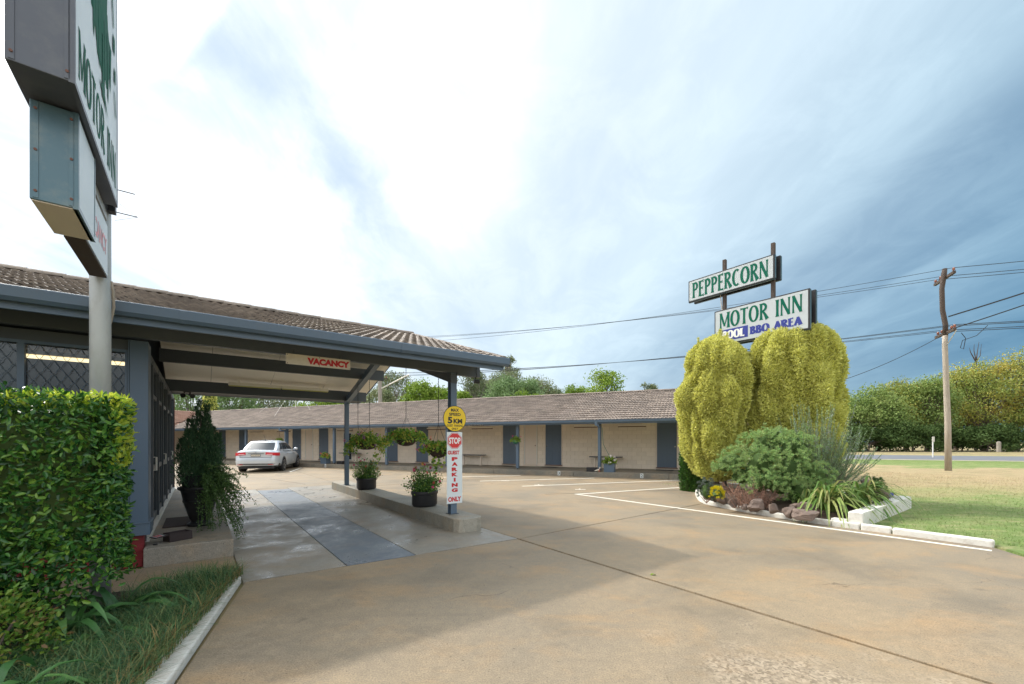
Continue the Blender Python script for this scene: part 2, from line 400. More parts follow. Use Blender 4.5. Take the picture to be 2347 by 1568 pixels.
# flared display letters (thick uprights, spreading ends)
def arc(cx, cy, rx, ry, a0, a1, w0, w1, n=14):
    o = []
    for k in range(n + 1):
        t = k / n; a = R(a0 + (a1 - a0) * t); ww = w0 + (w1 - w0) * abs(math.cos(a)); o.append((cx + rx * math.cos(a), cy + ry * math.sin(a), ww))
    return o
T = .15; TH = .075; F = .235
def stem(x, y0=0., y1=1., w=T): return [(x, y0, w * 1.75), (x, y0 + .07 * (y1 - y0), w * 1.2), (x, y0 + .25 * (y1 - y0), w), (x, y0 + .75 * (y1 - y0), w), (x, y0 + .93 * (y1 - y0), w * 1.2), (x, y1, w * 1.75)]
def bar(x0, x1, y, w=TH): return [(x0, y, w), (x0 + .7 * (x1 - x0), y, w), (x1, y, w * 2.1)]
GLY = {
 'P': (.58, [stem(.14), arc(.22, .74, .26, .225, 95, -95, TH, T * 1.05)]),
 'E': (.54, [stem(.14), bar(.14, .48, .962), bar(.14, .42, .52), bar(.14, .5, .038)]),
 'R': (.66, [stem(.14), arc(.22, .75, .26, .215, 95, -95, TH, T * 1.05), [(.26, .53, T * .7), (.42, .3, T), (.58, .0, T * 1.5)]]),
 'C': (.66, [arc(.37, .5, .27, .465, 55, 305, TH, T * 1.15, 20)]),
 'O': (.76, [arc(.38, .5, .28, .465, 0, 360, TH, T * 1.2, 28)]),
 'N': (.74, [stem(.12, w=TH * 1.2), [(.12, .98, T * 1.1), (.38, .45, T), (.62, .02, T * 1.1)], stem(.62, w=TH * 1.2)]),
 'M': (.88, [stem(.12, w=TH * 1.3), [(.14, .98, T), (.44, .12, T * .8)], [(.44, .12, TH), (.74, .98, TH * 1.1)], stem(.76, w=T * 1.05)]),
 'T': (.62, [stem(.31), [(.02, .955, TH * 2), (.12, .962, TH), (.5, .962, TH), (.6, .955, TH * 2)]]),
 'I': (.28, [stem(.14)]),
 'A': (.68, [[(.08, .0, T), (.33, 1., TH)], [(.33, 1., T), (.6, .0, T * 1.5)], [(.18, .33, TH), (.5, .33, TH)]]),
 'B': (.6, [stem(.14), arc(.22, .76, .22, .2, 95, -95, TH, T), arc(.22, .28, .27, .24, 95, -95, TH, T * 1.1)]),
 'Q': (.76, [arc(.38, .5, .28, .465, 0, 360, TH, T * 1.2, 28), [(.38, .22, TH), (.66, -.1, T * 1.2)]]),
 'L': (.52, [stem(.14), bar(.14, .5, .038, TH)]), ' ': (.42, []),
}
def flared(txt, m, parent, x, y, z, w, h, fat=1., name='lettering', gap=.03):
    mb = MB(); cx = 0; k = 0
    for ch in txt:
        adv, st = GLY[ch]
        for s in st:
            k += 1; L = []; Rr = []
            for i, (px, py, ww) in enumerate(s):
                a = s[max(i - 1, 0)]; b = s[min(i + 1, len(s) - 1)]; dx, dy = b[0] - a[0], b[1] - a[1]; q = math.hypot(dx, dy) or 1
                nx, ny = -dy / q * ww * fat / 2, dx / q * ww * fat / 2; L.append((px + nx, py + ny)); Rr.append((px - nx, py - ny))
            oy = -.0003 * (k % 7)
            for i in range(len(s) - 1):
                mb.quad((cx + L[i][0], oy, L[i][1]), (cx + Rr[i][0], oy, Rr[i][1]), (cx + Rr[i + 1][0], oy, Rr[i + 1][1]), (cx + L[i + 1][0], oy, L[i + 1][1]))
        cx += adv + gap
    sx = w / cx; mb.v = [((a - cx / 2) * sx, b, (c - .5) * h) for a, b, c in mb.v]
    o = link(name, mb, m, parent); o.location = (x, y, z); return o
# ================================================================== palette
concrete('driveway_concrete', (.305, .232, .145), (.22, .182, .13), (.355, .23, .115))
concrete('pad_concrete', (.30, .26, .20), (.25, .24, .21), (.34, .235, .14), wet=1.)
concrete('strip_concrete', (.13, .155, .19), (.17, .20, .23), (.16, .15, .14), wet=1.)
concrete('kerb_concrete', (.34, .31, .25), (.20, .20, .17), (.36, .26, .16))
concrete('step_concrete', (.30, .26, .20), (.21, .20, .175), (.38, .25, .13))
mat('joint_fill', (.035, .025, .018), .95, .4, 30, .5, 60)
mat('soil', (.055, .035, .025), .95, .5, 9, .8, 30, dirt=(.10, .06, .04), dirt_amt=.6)
mat('white_paint', (.70, .68, .62), .65, .08, 5, .6, 45, dirt=(.36, .29, .21), dirt_amt=.5)
mat('line_paint', (.82, .79, .70), .65, .06, 6, .2, 90, dirt=(.4, .32, .22), dirt_amt=.45)
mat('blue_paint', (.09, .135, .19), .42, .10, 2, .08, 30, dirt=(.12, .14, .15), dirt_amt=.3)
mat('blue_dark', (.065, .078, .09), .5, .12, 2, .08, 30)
mat('blue_door', (.10, .14, .19), .45, .08, 2, .08, 30)
mat('cream_block', (.82, .72, .59), .75, .05, 2, .35, 70, dirt=(.60, .50, .40), dirt_amt=.2, isl=.045)
mat('cream_mortar', (.72, .62, .49), .85, .05, 5, .2, 60)
mat('cream_paint', (.74, .64, .53), .6, .05, 3, .1, 50)
mat('cream_board', (.88, .82, .71), .6, .035, 1.5, .06, 40)
mat('red_paint', (.20, .018, .022), .5, .15, 4, .3, 50)
mat('timber_red', (.14, .055, .035), .6, .2, 8, .2, 60)
mat('galvanised', (.46, .48, .48), .5, .2, 7, .12, 30, metal=.25, sc=(1, 1, .35), dirt=(.30, .28, .25), dirt_amt=.35)
mat('sign_metal', (.085, .15, .18), .35, .2, 2.5, .05, 30, metal=.3, dirt=(.30, .30, .24), dirt_amt=.35)
mat('sign_metal_dark', (.095, .105, .125), .45, .25, 3, .08, 30, metal=.3, dirt=(.22, .22, .2), dirt_amt=.25)
mat('sign_face', (.62, .70, .74), .45, .05, 2, .02, 30)
mat('sign_face_dull', (.50, .54, .55), .3, .05, 2, .02, 30, dirt=(.35, .36, .34), dirt_amt=.3)
mat('letter_green', (.006, .12, .075), .7, .15, 6, .02, 30, spec=.12)
mat('letter_blue', (.02, .035, .26), .35, .15, 6, .02, 30)
mat('letter_white', (.78, .78, .76), .35, .04, 6, .02, 30)
mat('letter_black', (.015, .014, .013), .4, .1, 6, .02, 30)
mat('letter_red', (.52, .012, .018), .35, .08, 6, .02, 30)
mat('sign_red', (.60, .03, .03), .35, .06, 6, .02, 30)
mat('sign_yellow', (.80, .55, .01), .35, .05, 6, .02, 30)
mat('sign_white', (.66, .71, .72), .35, .04, 5, .03, 30)
mat('sign_cream', (.68, .62, .50), .45, .06, 5, .05, 30, dirt=(.36, .2, .1), dirt_amt=.3)
mat('sign_black', (.02, .02, .022), .45, .1, 5, .03, 30)
mat('black_plastic', (.018, .018, .02), .4, .2, 8, .1, 30)
mat('brown_plastic', (.035, .022, .022), .45, .15, 8, .1, 30)
mat('rubber', (.022, .022, .023), .85, .2, 8, .3, 80)
mat('mat_brown', (.045, .03, .028), .95, .3, 40, .9, 120)
mat('wood_pole', (.38, .33, .27), .8, .25, 4, .5, 30, sc=(6, 6, .5), dirt=(.14, .10, .07), dirt_amt=.55)
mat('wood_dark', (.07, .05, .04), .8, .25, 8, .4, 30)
mat('porcelain', (.28, .10, .06), .25, .1, 5, .02, 30)
mat('wire_black', (.012, .012, .014), .5, .1, 5, 0, 30)
mat('chain_dark', (.03, .03, .03), .5, .1, 5, 0, 30, metal=.5)
mat('coir', (.075, .045, .03), .95, .3, 30, .8, 90)
mat('green_plastic', (.02, .16, .11), .4, .1, 5, .05, 30)
mat('white_trim', (.72, .70, .64), .5, .04, 5, .05, 30)
mat('bark', (.13, .10, .08), .9, .35, 6, .6, 20, sc=(2, 2, .4))
mat('bark_pale', (.30, .27, .23), .85, .3, 3, .4, 14, sc=(2, 2, .5))
mat('twig', (.30, .17, .12), .9, .3, 12, .3, 40, isl=.3)
mat('rock', (.155, .115, .095), .85, .3, 5, .9, 18, dirt=(.30, .20, .15), dirt_amt=.5)
mat('asphalt', (.15, .16, .18), .8, .12, .6, .3, 60)
mat('road_shoulder', (.42, .38, .31), .9, .12, 1, .3, 50)
mat('car_paint', (.62, .66, .70), .22, .03, 2, .0, 30, metal=.35, spec=.6)
mat('car_black', (.025, .025, .028), .5, .1, 6, .05, 30)
mat('car_glass', (.03, .04, .05), .22, .1, 1, .0, 30, spec=.15)
mat('tail_red', (.60, .02, .035), .15, .15, 12, .0, 30, spec=.8)
mat('tail_clear', (.78, .45, .45), .15, .1, 12, .0, 30)
mat('chrome', (.6, .6, .62), .15, .05, 5, .0, 30, metal=1.)
mat('alloy', (.38, .39, .41), .3, .05, 5, .0, 30, metal=.8)
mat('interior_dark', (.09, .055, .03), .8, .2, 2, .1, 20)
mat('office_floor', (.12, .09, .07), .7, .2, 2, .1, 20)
mat('curtain', (.10, .12, .15), .9, .2, 4, .3, 20)
mat('tube_yellow', (.62, .60, .22), .35, .04, 5, .0, 30)
mat('petal_pink', (.70, .10, .22), .6, .2, 30, .0, 30, isl=.15)
mat('petal_magenta', (.52, .12, .50), .6, .2, 30, .0, 30, isl=.15)
mat('petal_coral', (.75, .16, .12), .6, .2, 30, .0, 30, isl=.15)
mat('petal_apricot', (.80, .42, .10), .6, .2, 30, .0, 30, isl=.15)
mat('petal_white', (.75, .70, .68), .6, .1, 30, .0, 30)
emis('lamp_lit', (1, .80, .50), 1.4)
glassmat('glass', (.7, .72, .7), .12)
glassmat('glass_door', (.38, .42, .42), .45)

def tilemat(name, c0, c1, c2):
    m, nt, b = newmat(name); t = NT(nt); p = t.obj()
    f = t.rnd(); c = t.mix(f, c0, c1)
    c = t.mix(t.map(t.noise(t.pos(), 1.1, 6, .65), .45, .70, 0, .75), c, c2)
    c = t.mix(t.map(t.noise(t.pos(), 16, 5, .7), .5, .75, 0, .55), c, (.045, .04, .035))
    c = t.mix(t.map(t.noise(t.pos(), 34, 3, .6), .60, .74, 0, .5), c, (.42, .38, .31))
    t.l(c, b.inputs['Base Color']); b.inputs['Roughness'].default_value = .82
    t.bump(t.noise(t.pos(), 60, 4), .5, .004, b)
tilemat('roof_tile', (.19, .155, .13), (.30, .25, .205), (.13, .11, .095))
tilemat('roof_tile_motel', (.215, .172, .142), (.34, .275, .228), (.165, .135, .115))
tilemat('roof_tile_wing', (.36, .19, .13), (.42, .25, .18), (.25, .15, .11))

# lawn colours: watered green near the kerb, straw-dry band, green strip by the road
def lawnmat(name, blades=False):
    m, nt, b = newmat(name); t = NT(nt); p = t.pos()
    dp = t.n('ShaderNodeVectorMath', operation='DOT_PRODUCT'); t.l(p, dp.inputs[0]); dp.inputs[1].default_value = (S24, C24, 0)
    q = t.math('ADD', dp.outputs['Value'], t.map(t.noise(t.scaled(p, (.5, 1, 1), (0, 0, R(24))), .32, 5, .6), .2, .8, -5, 5))
    q = t.math('ADD', q, t.map(t.noise(p, 2.2, 5, .7), .2, .8, -2.4, 2.4))
    cr = t.n('ShaderNodeValToRGB'); e = cr.color_ramp.elements
    g1 = (.14, .225, .065); g2 = (.20, .275, .09); dry = (.42, .32, .19); dr2 = (.34, .31, .15)
    stops = [(0, g1), (9.5, g2), (12.6, g2), (15.4, dr2), (19, dry), (24, dry), (29.5, dry), (31.0, g2), (40, (.13, .21, .05)), (60, dry)]
    while len(e) < len(stops): e.new(.5)
    for i, (x, c) in enumerate(stops): e[i].position = x / 60; e[i].color = (*c, 1)
    t.l(t.math('DIVIDE', q, 60), cr.inputs[0]); c = cr.outputs[0]
    c = t.mix(t.map(t.noise(t.scaled(p, (1, 2.2, 1)), 1.6, 8, .75), .46, .66, 0, .75), c, (.40, .36, .19))
    c = t.mix(t.map(t.noise(p, 1.1, 5, .7), .5, .8, 0, .6), c, (.05, .105, .02))
    hs = t.n('ShaderNodeHueSaturation'); t.l(c, hs.inputs['Color'])
    v = t.map(t.noise(p, 38, 4, .7), .3, .7, .7, 1.3)
    if blades: v = t.map(t.rnd(), 0, 1, .7, 1.5)
    t.l(v, hs.inputs['Value']); t.l(hs.outputs[0], b.inputs['Base Color'])
    b.inputs['Roughness'].default_value = .85; b.inputs['Specular IOR Level'].default_value = .15
    if not blades: t.bump(t.noise(p, 45, 5, .7), .9, .03, b)
lawnmat('lawn_grass'); lawnmat('lawn_blades', True)
mat('verge_ground', (.30, .235, .12), .95, .25, .25, .4, 20, dirt=(.12, .19, .05), dirt_amt=.8)

# ================================================================== ground
g = MB(); n = 24
g.prism([(900 * math.cos(2 * math.pi * k / n), 300 + 900 * math.sin(2 * math.pi * k / n)) for k in range(n)], -.4, -.03)
struct('ground', g, 'verge_ground', 'dry grassy ground stretching to the horizon')

def poly(name, pts, z0, z1, m, label, bevel=.006):
    return struct(name, MB().prism([(UV(*p) if len(p) == 2 else Vector(p[:2])) [:2] for p in pts], z0, z1), m, label, bevel=bevel)
kerbR = [(14.35, 8.1), (12.4, 7.1), (11.1, 6.30), (10.1, 5.72), (9.46, 5.28), (9.15, 4.98), (8.9, 4.55), (8.70, 4.05), (8.55, 3.5), (8.45, 2.9), (8.42, 2.4), (8.40, .62)]
poly('joint_bed', [(-6, -9), (14, -9), (14.5, 8.2), (3, 14.5), (-6, 9)], -.09, -.035, 'joint_fill', 'dark fill at the bottom of the joints between concrete slabs', 0)
poly('driveway_slab', [(.37, 4.93), (3.668, 4.775), (3.653, 2.5), (3.672, -9), (-3.5, -9), (-2.1, -3), (-.93, .3), (-.10, 3.12)], -.12, 0, 'driveway_concrete', 'large stained driveway slab in front of the covered entrance')
poly('driveway_slab', [(3.70, 4.765)] + [(9.10, 4.98)] + kerbR[6:] + [(8.02, .35), (7.9, -9), (3.708, -9), (3.693, 2.5)], -.12, 0, 'driveway_concrete', 'stained driveway slab between the long joint and the white log kerb')
a = PQ(-3.4, 16.45); b_ = PQ(34, 16.45)
poly('parking_slab', [(3.70, 4.79), (9.15, 5.005)] + kerbR[4::-1] + [tuple(a), tuple(UV(3.705, 27.07))], -.12, 0, 'driveway_concrete', 'tan concrete parking yard in front of the long motel block')
poly('parking_slab', [(-1, 14.27), (3.695, 14.27), (3.695, 27.07), tuple(b_), tuple(UV(-14, 24))], -.12, 0, 'driveway_concrete', 'tan concrete yard behind the covered entrance')
poly('entry_slab', [(.355, 4.955), (1.335, 4.905), (1.335, 14.25), (.355, 14.25)], -.12, 0, 'pad_concrete', 'damp concrete lane beside the office step under the canopy', .003)
poly('entry_strip', [(1.345, 4.905), (2.145, 4.87), (2.145, 13.9), (1.345, 13.9)], -.12, 0, 'strip_concrete', 'blue-grey painted strip down the middle of the covered entrance', .003)
poly('entry_strip', [(1.345, 13.91), (2.145, 13.91), (2.145, 14.25), (1.345, 14.25)], -.12, -.002, 'driveway_concrete', 'plain concrete end of the middle strip at the yard', 0)
poly('entry_slab', [(2.155, 4.87), (3.685, 4.80), (3.685, 14.25), (2.155, 14.25)], -.12, 0, 'pad_concrete', 'damp concrete lane beside the raised kerb island', .003)
poly('path', [(-6, 5.33), (-.75, 5.28), (.34, 5.0), (.343, 6.165), (-6, 6.3)], -.12, -.004, 'driveway_concrete', 'concrete path between the garden bed and the office step')
# raised kerb island carrying the posts (rounded ends)
isl = [(3.15, 13.1), (3.15, 5.72), (3.20, 5.64), (3.27, 5.61), (3.50, 5.60), (3.60, 5.64), (3.66, 5.74), (3.66, 13.1), (3.5, 13.4), (3.3, 13.4)]
poly('kerb_island', isl, -.02, .205, 'kerb_concrete', 'raised concrete kerb island with rounded end carrying the canopy posts', .012)
# lawn, roads
lp = [UV(8.43, 2.1), UV(8.43, .60), UV(8.05, .33), UV(7.93, -4), UV(60, -50), PQ(-90, 40.5), PQ(60, 40.5), PQ(60, 26.5), PQ(-3.45, 26.5), PQ(-3.45, 16.43), UV(14.4, 8.12), UV(11.9, 7.0), UV(11.75, 2.0)]
struct('lawn', MB().prism([p[:2] for p in lp], -.03, .02), 'lawn_grass', 'patchy green and straw-dry lawn beside the driveway')
struct('road_shoulder', MB().prism([PQ(-200, 40.6)[:2], PQ(200, 40.6)[:2], PQ(200, 42.0)[:2], PQ(-200, 42.0)[:2]], -.03, .034), 'road_shoulder', 'pale gravel edge of the road')
struct('road', MB().prism([PQ(-250, 41.7)[:2], PQ(250, 41.7)[:2], PQ(250, 53.2)[:2], PQ(-250, 53.2)[:2]], -.03, .05), 'asphalt', 'grey asphalt road beyond the lawn')
struct('verge', MB().prism([PQ(-200, 53.2)[:2], PQ(200, 53.2)[:2], PQ(200, 58)[:2], PQ(-200, 58)[:2]], -.03, .045), 'lawn_grass', 'thin grassy verge on the far side of the road')
# hill far behind
hv = MB()
def hill(s, t):
    x = -150 + 330 * s; y = 380 + 170 * t
    e = math.exp(-((x + 5) / 42) ** 2) * 52 + math.exp(-((x + 60) / 60) ** 2) * 40 + math.exp(-((x - 45) / 30) ** 2) * 14
    return (x, y, -1 + e * math.sin(math.pi * min(1, t * 1.0)) ** .7 + 3 * float(vnoise(np.array([x * .06, y * .06, 0])))) if 0 < t < 1 else (x, y, -1)
hv.grid(hill, 60, 20)
mat('hill_scrub', (.10, .115, .06), .95, .5, .08, .9, .6, dirt=(.2, .16, .09), dirt_amt=.5)
struct('hill', hv, 'hill_scrub', 'low wooded hill far behind the motel roof')

# white kerbs
def ribbon(pts, w0, w1, z0, z1):
    """kerb along a uv polyline: w0 to w1 metres to its left"""
    P = [UV(*p) for p in pts]; L = []; Q = []
    for i, p in enumerate(P):
        d = (P[min(i + 1, len(P) - 1)] - P[max(i - 1, 0)]).normalized(); nrm = Vector((-d.y, d.x, 0)); L.append(p + nrm * w0); Q.append(p + nrm * w1)
    mb = MB(); k = len(P)
    for i in range(k): mb.v += [(L[i].x, L[i].y, z0), (Q[i].x, Q[i].y, z0), (Q[i].x, Q[i].y, z1), (L[i].x, L[i].y, z1)]
    for i in range(k - 1):
        a, b = 4 * i, 4 * i + 4
        for j in range(4): mb.f.append((a + j, b + j, b + (j + 1) % 4, a + (j + 1) % 4))
    mb.f.append((0, 1, 2, 3)); mb.f.append((4 * k - 1, 4 * k - 2, 4 * k - 3, 4 * k - 4)); return mb
o = struct('bed_kerb', ribbon([(.345, 4.985), (-.115, 3.13), (-.95, .3), (-1.6, -2)], -.0, -.15, -.02, .055), 'white_paint', 'white painted kerb edging the mondo grass bed', bevel=.012)
# right bed kerb as cast lengths
kr = [(11.75, 6.68), (11.1, 6.30), (10.55, 6.0), (10.1, 5.72), (9.7, 5.46), (9.46, 5.28), (9.25, 5.10), (9.08, 4.88), (8.9, 4.55), (8.70, 4.05), (8.55, 3.5), (8.45, 2.9), (8.42, 2.42)]
ks = thing('garden_kerb', 'low white painted kerb curving round the rock garden', 'kerb', UV(8.42, 2.42), 0)
loc0 = UV(8.42, 2.42)
for i in range(0, len(kr) - 1, 2):
    seg = kr[i:i + 3]; mb = ribbon(seg, .004, .115, -.02, .075 + .006 * (i % 3))
    mb.v = [(x - loc0.x, y - loc0.y, z) for x, y, z in mb.v]; link('kerb_segment', mb, 'white_paint', ks, bevel=.012)
lg = thing('log_kerb', 'straight white kerb of cast lengths running along the lawn to the driveway corner', 'kerb', UV(8.40, .62), ANG)
for (v0, v1) in ((.0, 1.02), (1.03, 1.40), (1.41, 1.78)):
    mb = MB().box(.0, .115, v0, v1 - .006, -.02, .092 + .004 * v0); link('kerb_segment', mb, 'white_paint', lg, bevel=.02)

# parking lines (paint, 4 mm above the slab)
def line(p0, p1, w, frame, label):
    a, b = frame(*p0), frame(*p1); d = (b - a).normalized(); nn = Vector((-d.y, d.x, 0)) * w / 2
    mb = MB(); mb.prism([(a + nn)[:2], (b + nn)[:2], (b - nn)[:2], (a - nn)[:2]], .001, .005); return struct('road_marking', mb, 'line_paint', label)
line((8.02, 7.92), (8.13, .62), .07, UV, 'long white bay line beside the garden kerb')
line((2.97, 10.85), (.05, 14.25), .08, PQ, 'white bay line meeting the long line at a corner')
line((5.04, 12.1), (.55, 16.35), .08, PQ, 'second white diagonal bay line')
line((7.05, 13.06), (3.64, 15.9), .08, PQ, 'third white diagonal bay line')
line((9.1, 13.9), (6.7, 15.9), .08, PQ, 'fourth short white bay line')
line((17.1, 13.4), (19.4, 15.9), .09, PQ, 'white bay line beside the parked car')
for k, (x, y) in enumerate(((1158, 1102), (1235, 1112), (1330, 1122))):
    Y = 1345 / (y - 1012); X = (x - 1173.5) / 961 * Y; w = Vector((X, Y, 0))
    struct('road_marking', MB().prism([(X - .15, Y - .03), (X + .15, Y - .03), (X + .15, Y + .03), (X - .15, Y + .03)], .001, .005).prism([(X - .02, Y + .035), (X + .02, Y + .035), (X + .02, Y + .16), (X - .02, Y + .16)], .001, .005), 'line_paint', 'small white tick mark on the parking yard')
for (x0, y0, x1, y1) in ((620, 1098, 700, 1124 - 14), (1250, 1133, 1700, 1118), (700, 1123, 1130, 1097)):
    pts = []
    for (x, y) in ((x0, y0), (x1, y1)):
        Y = 1345 / (y - 1012); pts.append(Vector(((x - 1173.5) / 961 * Y, Y, 0)))
    d = (pts[1] - pts[0]).normalized(); nn = Vector((-d.y, d.x, 0)) * .008
    struct('slab_joint', MB().prism([(pts[0] + nn)[:2], (pts[1] + nn)[:2], (pts[1] - nn)[:2], (pts[0] - nn)[:2]], .0005, .0025), 'joint_fill', 'thin dark joint across the parking yard')

# ================================================================== roof helpers
def tile_mesh(name, w, L, m, n=12, th=.022, amp=.027):
    """two-roll concrete tile: x across, y up the slope, butt end facing down"""
    mb = MB(); prof = [(w * k / n, amp * (.5 - .5 * math.cos(4 * math.pi * k / n)) ** .8) for k in range(n + 1)]
    for x, z in prof: mb.v.append((x, 0, z + th))
    for x, z in prof: mb.v.append((x, L, z * .9 - .004))
    for x, z in prof: mb.v.append((x, .002, z - .004))
    k = n + 1
    for i in range(n): mb.f.append((i, i + 1, k + i + 1, k + i)); mb.f.append((i + 1, i, 2 * k + i, 2 * k + i + 1))
    me = mb.mesh(name); me.materials.append(MATS[m]); return me
def tile_slope(parent, name, m, x0, y0, z0, ncol, nrow, w, course, pitch, seen, flip=False, keep=None, mat2=None):
    """parts for the columns listed in seen, one joined part for the others. slope climbs in +y (or -y if flip)"""
    me = tile_mesh(name, w + .004, course + .05, m); cs, sn = math.cos(pitch), math.sin(pitch); rx = pitch
    V = []; base = np.array([v.co[:] for v in me.vertices]); faces = [tuple(p.vertices) for p in me.polygons]; r2 = random.Random(3); cnt = 0
    for c in range(ncol):
        for rr in range(nrow):
            if keep and not keep(c, rr): continue
            yy = rr * course; X = x0 + c * w; dy = yy * cs; Z = z0 + yy * sn + .012 + r2.uniform(-.0015, .0015)
            yw = y0 - dy if flip else y0 + dy; tilt = rx - .035 + r2.uniform(-.004, .004); rzz = math.pi if flip else 0
            Mx = Matrix.Translation((X + (w if flip else 0), yw, Z)) @ Matrix.Rotation(rzz, 4, 'Z') @ Matrix.Rotation(tilt, 4, 'X')
            if seen(c, rr) and cnt < 300:
                cnt += 1; o = bpy.data.objects.new('tile', me); C.objects.link(o); o.parent = parent; o.matrix_local = Mx
            else:
                M3 = np.array(Mx); V.append(base @ M3[:3, :3].T + M3[:3, 3])
    if V:
        o = link('tile', npmesh('tiles', np.array(V), faces), m, parent); o['kind'] = 'stuff'
def cap_mesh(L, m, n=8, r=.12, h=.075):
    mb = MB()
    for e, s_ in ((0, 1.0), (1, .9)):
        for k in range(n + 1):
            a = math.pi * k / n; mb.v.append((e * L, math.cos(a) * r * s_, math.sin(a) * h * s_ - .02))
    for k in range(n): mb.f.append((k, k + 1, n + 1 + k + 1, n + 1 + k))
    mb.f.append(tuple(range(n, -1, -1)))
    me = mb.mesh('ridge_cap'); me.materials.append(MATS[m]); return me
# ================================================================== office with covered entrance (x=u, y=v)
off = thing('motel_office', 'blue trimmed motel office with tiled roof extending as a drive-through canopy', 'building', (0, 0, 0), ANG)
PITCH = math.atan(1.14 / 3.68); EV, EZ = 5.42, 2.70; RV, RZ = 9.10, 3.84
WT = .1335 * 2; CRS = 3.85 / 12
roof = link('roof', MB().quad((-8, EV + .02, EZ - .03), (3.86, EV + .02, EZ - .03), (3.86, RV, RZ - .03), (-8, RV, RZ - .03)).quad((-8, RV, RZ - .03), (3.86, RV, RZ - .03), (3.86, 12.76, EZ - .03), (-8, 12.76, EZ - .03)), 'blue_dark', off)
nc = 45
tile_slope(roof, 'tile', 'roof_tile', 3.90 - nc * WT, EV, EZ - .01, nc, 12, WT, CRS, PITCH, lambda c, r: c >= nc - 25)
tile_slope(roof, 'tile', 'roof_tile', 3.90 - nc * WT, 2 * RV - EV, EZ - .01, nc, 12, WT, CRS, PITCH, lambda c, r: False, True)
cm = cap_mesh(.42, 'roof_tile'); x = 3.92
while x > -8:
    o = bpy.data.objects.new('ridge_cap', cm); C.objects.link(o); o.parent = roof; o.location = (x - .40, RV, RZ + .02); o.rotation_euler = (random.uniform(-.02, .02), R(-2.2), 0); x -= .395
# barge capping at the gable verge
for sgn in (1, -1):
    for k in range(10):
        yy = (k + .0) * .385; yv = EV + yy * math.cos(PITCH) if sgn > 0 else 2 * RV - EV - yy * math.cos(PITCH)
        o = bpy.data.objects.new('verge_cap', cap_mesh(.40, 'roof_tile', 6, .055, .05) if k == 0 and sgn > 0 else bpy.data.meshes['ridge_cap.001']); C.objects.link(o); o.parent = roof
        o.matrix_local = Matrix.Translation((3.90, yv, EZ + .03 + yy * math.sin(PITCH))) @ Matrix.Rotation(sgn * R(90), 4, 'Z') @ Matrix.Rotation(-PITCH - .02, 4, 'Y')
# fascia + gutter (quad gutter profile), front and back
gp = [(EV - .115, EZ - .085), (EV - .125, EZ - .0), (EV - .112, EZ + .012), (EV - .10, EZ - .0), (EV - .02, EZ - .005), (EV - .02, EZ - .115), (EV - .085, EZ - .118)]
x = 3.93
for L in (1.75, 2.3, 2.3, 2.3, 2.3):
    link('gutter', MB().sweepx(gp, x - L + .004, x), 'blue_paint', off, bevel=.006); x -= L
    link('gutter_joint', MB().sweepx([(a - .004 if a < EV - .05 else a, b - .003) for a, b in gp], x - .03, x + .03), 'blue_paint', off)
link('fascia', MB().box(-8, 3.86, EV - .018, EV + .012, 2.525, EZ - .012), 'blue_paint', off, bevel=.004)
gb = [(2 * RV - a, b) for a, b in gp]
link('gutter', MB().sweepx(gb, -8, 3.93), 'blue_paint', off); link('fascia', MB().box(-8, 3.86, 2 * RV - EV - .012, 2 * RV - EV + .018, 2.525, EZ - .012), 'blue_paint', off)
# barge board on the gable
bz = lambda v: EZ + (v - EV) * math.tan(PITCH)
link('barge_board', MB().sweepx([(EV, EZ - .15), (EV, EZ - .02), (RV, RZ - .02), (12.78, EZ - .02), (12.78, EZ - .15), (RV, RZ - .16)], 3.865, 3.89), 'blue_paint', off, bevel=.003)
# ceiling lining in sheets following the rafters
us = [3.83, 2.63, 1.43, .23, -.58]
for a, b in zip(us, us[1:]):
    for (v0, v1, s_) in ((EV + .03, 7.1, 1), (7.106, RV - .01, 1), (RV + .01, 11.0, -1), (11.006, 12.75, -1)):
        z = lambda v: (EZ if s_ > 0 else EZ) + ((v - EV) if s_ > 0 else (2 * RV - EV - v)) * math.tan(PITCH) - .20
        za, zb = max(z(v0), 2.56), max(z(v1), 2.56)
        link('ceiling_panel', MB().quad((b + .003, v0, za), (a - .003, v0, za), (a - .003, v1, zb), (b + .003, v1, zb)).quad((b + .003, v0, za + .01), (b + .003, v1, zb + .01), (a - .003, v1, zb + .01), (a - .003, v0, za + .01)), 'cream_board', off)
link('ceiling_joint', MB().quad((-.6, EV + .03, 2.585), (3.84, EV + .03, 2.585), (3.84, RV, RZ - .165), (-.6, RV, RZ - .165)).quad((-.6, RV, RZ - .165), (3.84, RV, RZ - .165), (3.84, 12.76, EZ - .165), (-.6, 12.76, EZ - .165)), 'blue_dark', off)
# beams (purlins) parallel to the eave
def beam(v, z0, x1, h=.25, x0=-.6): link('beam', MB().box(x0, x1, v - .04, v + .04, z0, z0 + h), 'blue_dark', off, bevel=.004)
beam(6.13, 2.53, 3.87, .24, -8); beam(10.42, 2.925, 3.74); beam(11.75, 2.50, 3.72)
link('beam', MB().box(3.42, 3.875, 6.085, 6.175, 2.50, 2.56), 'blue_dark', off)
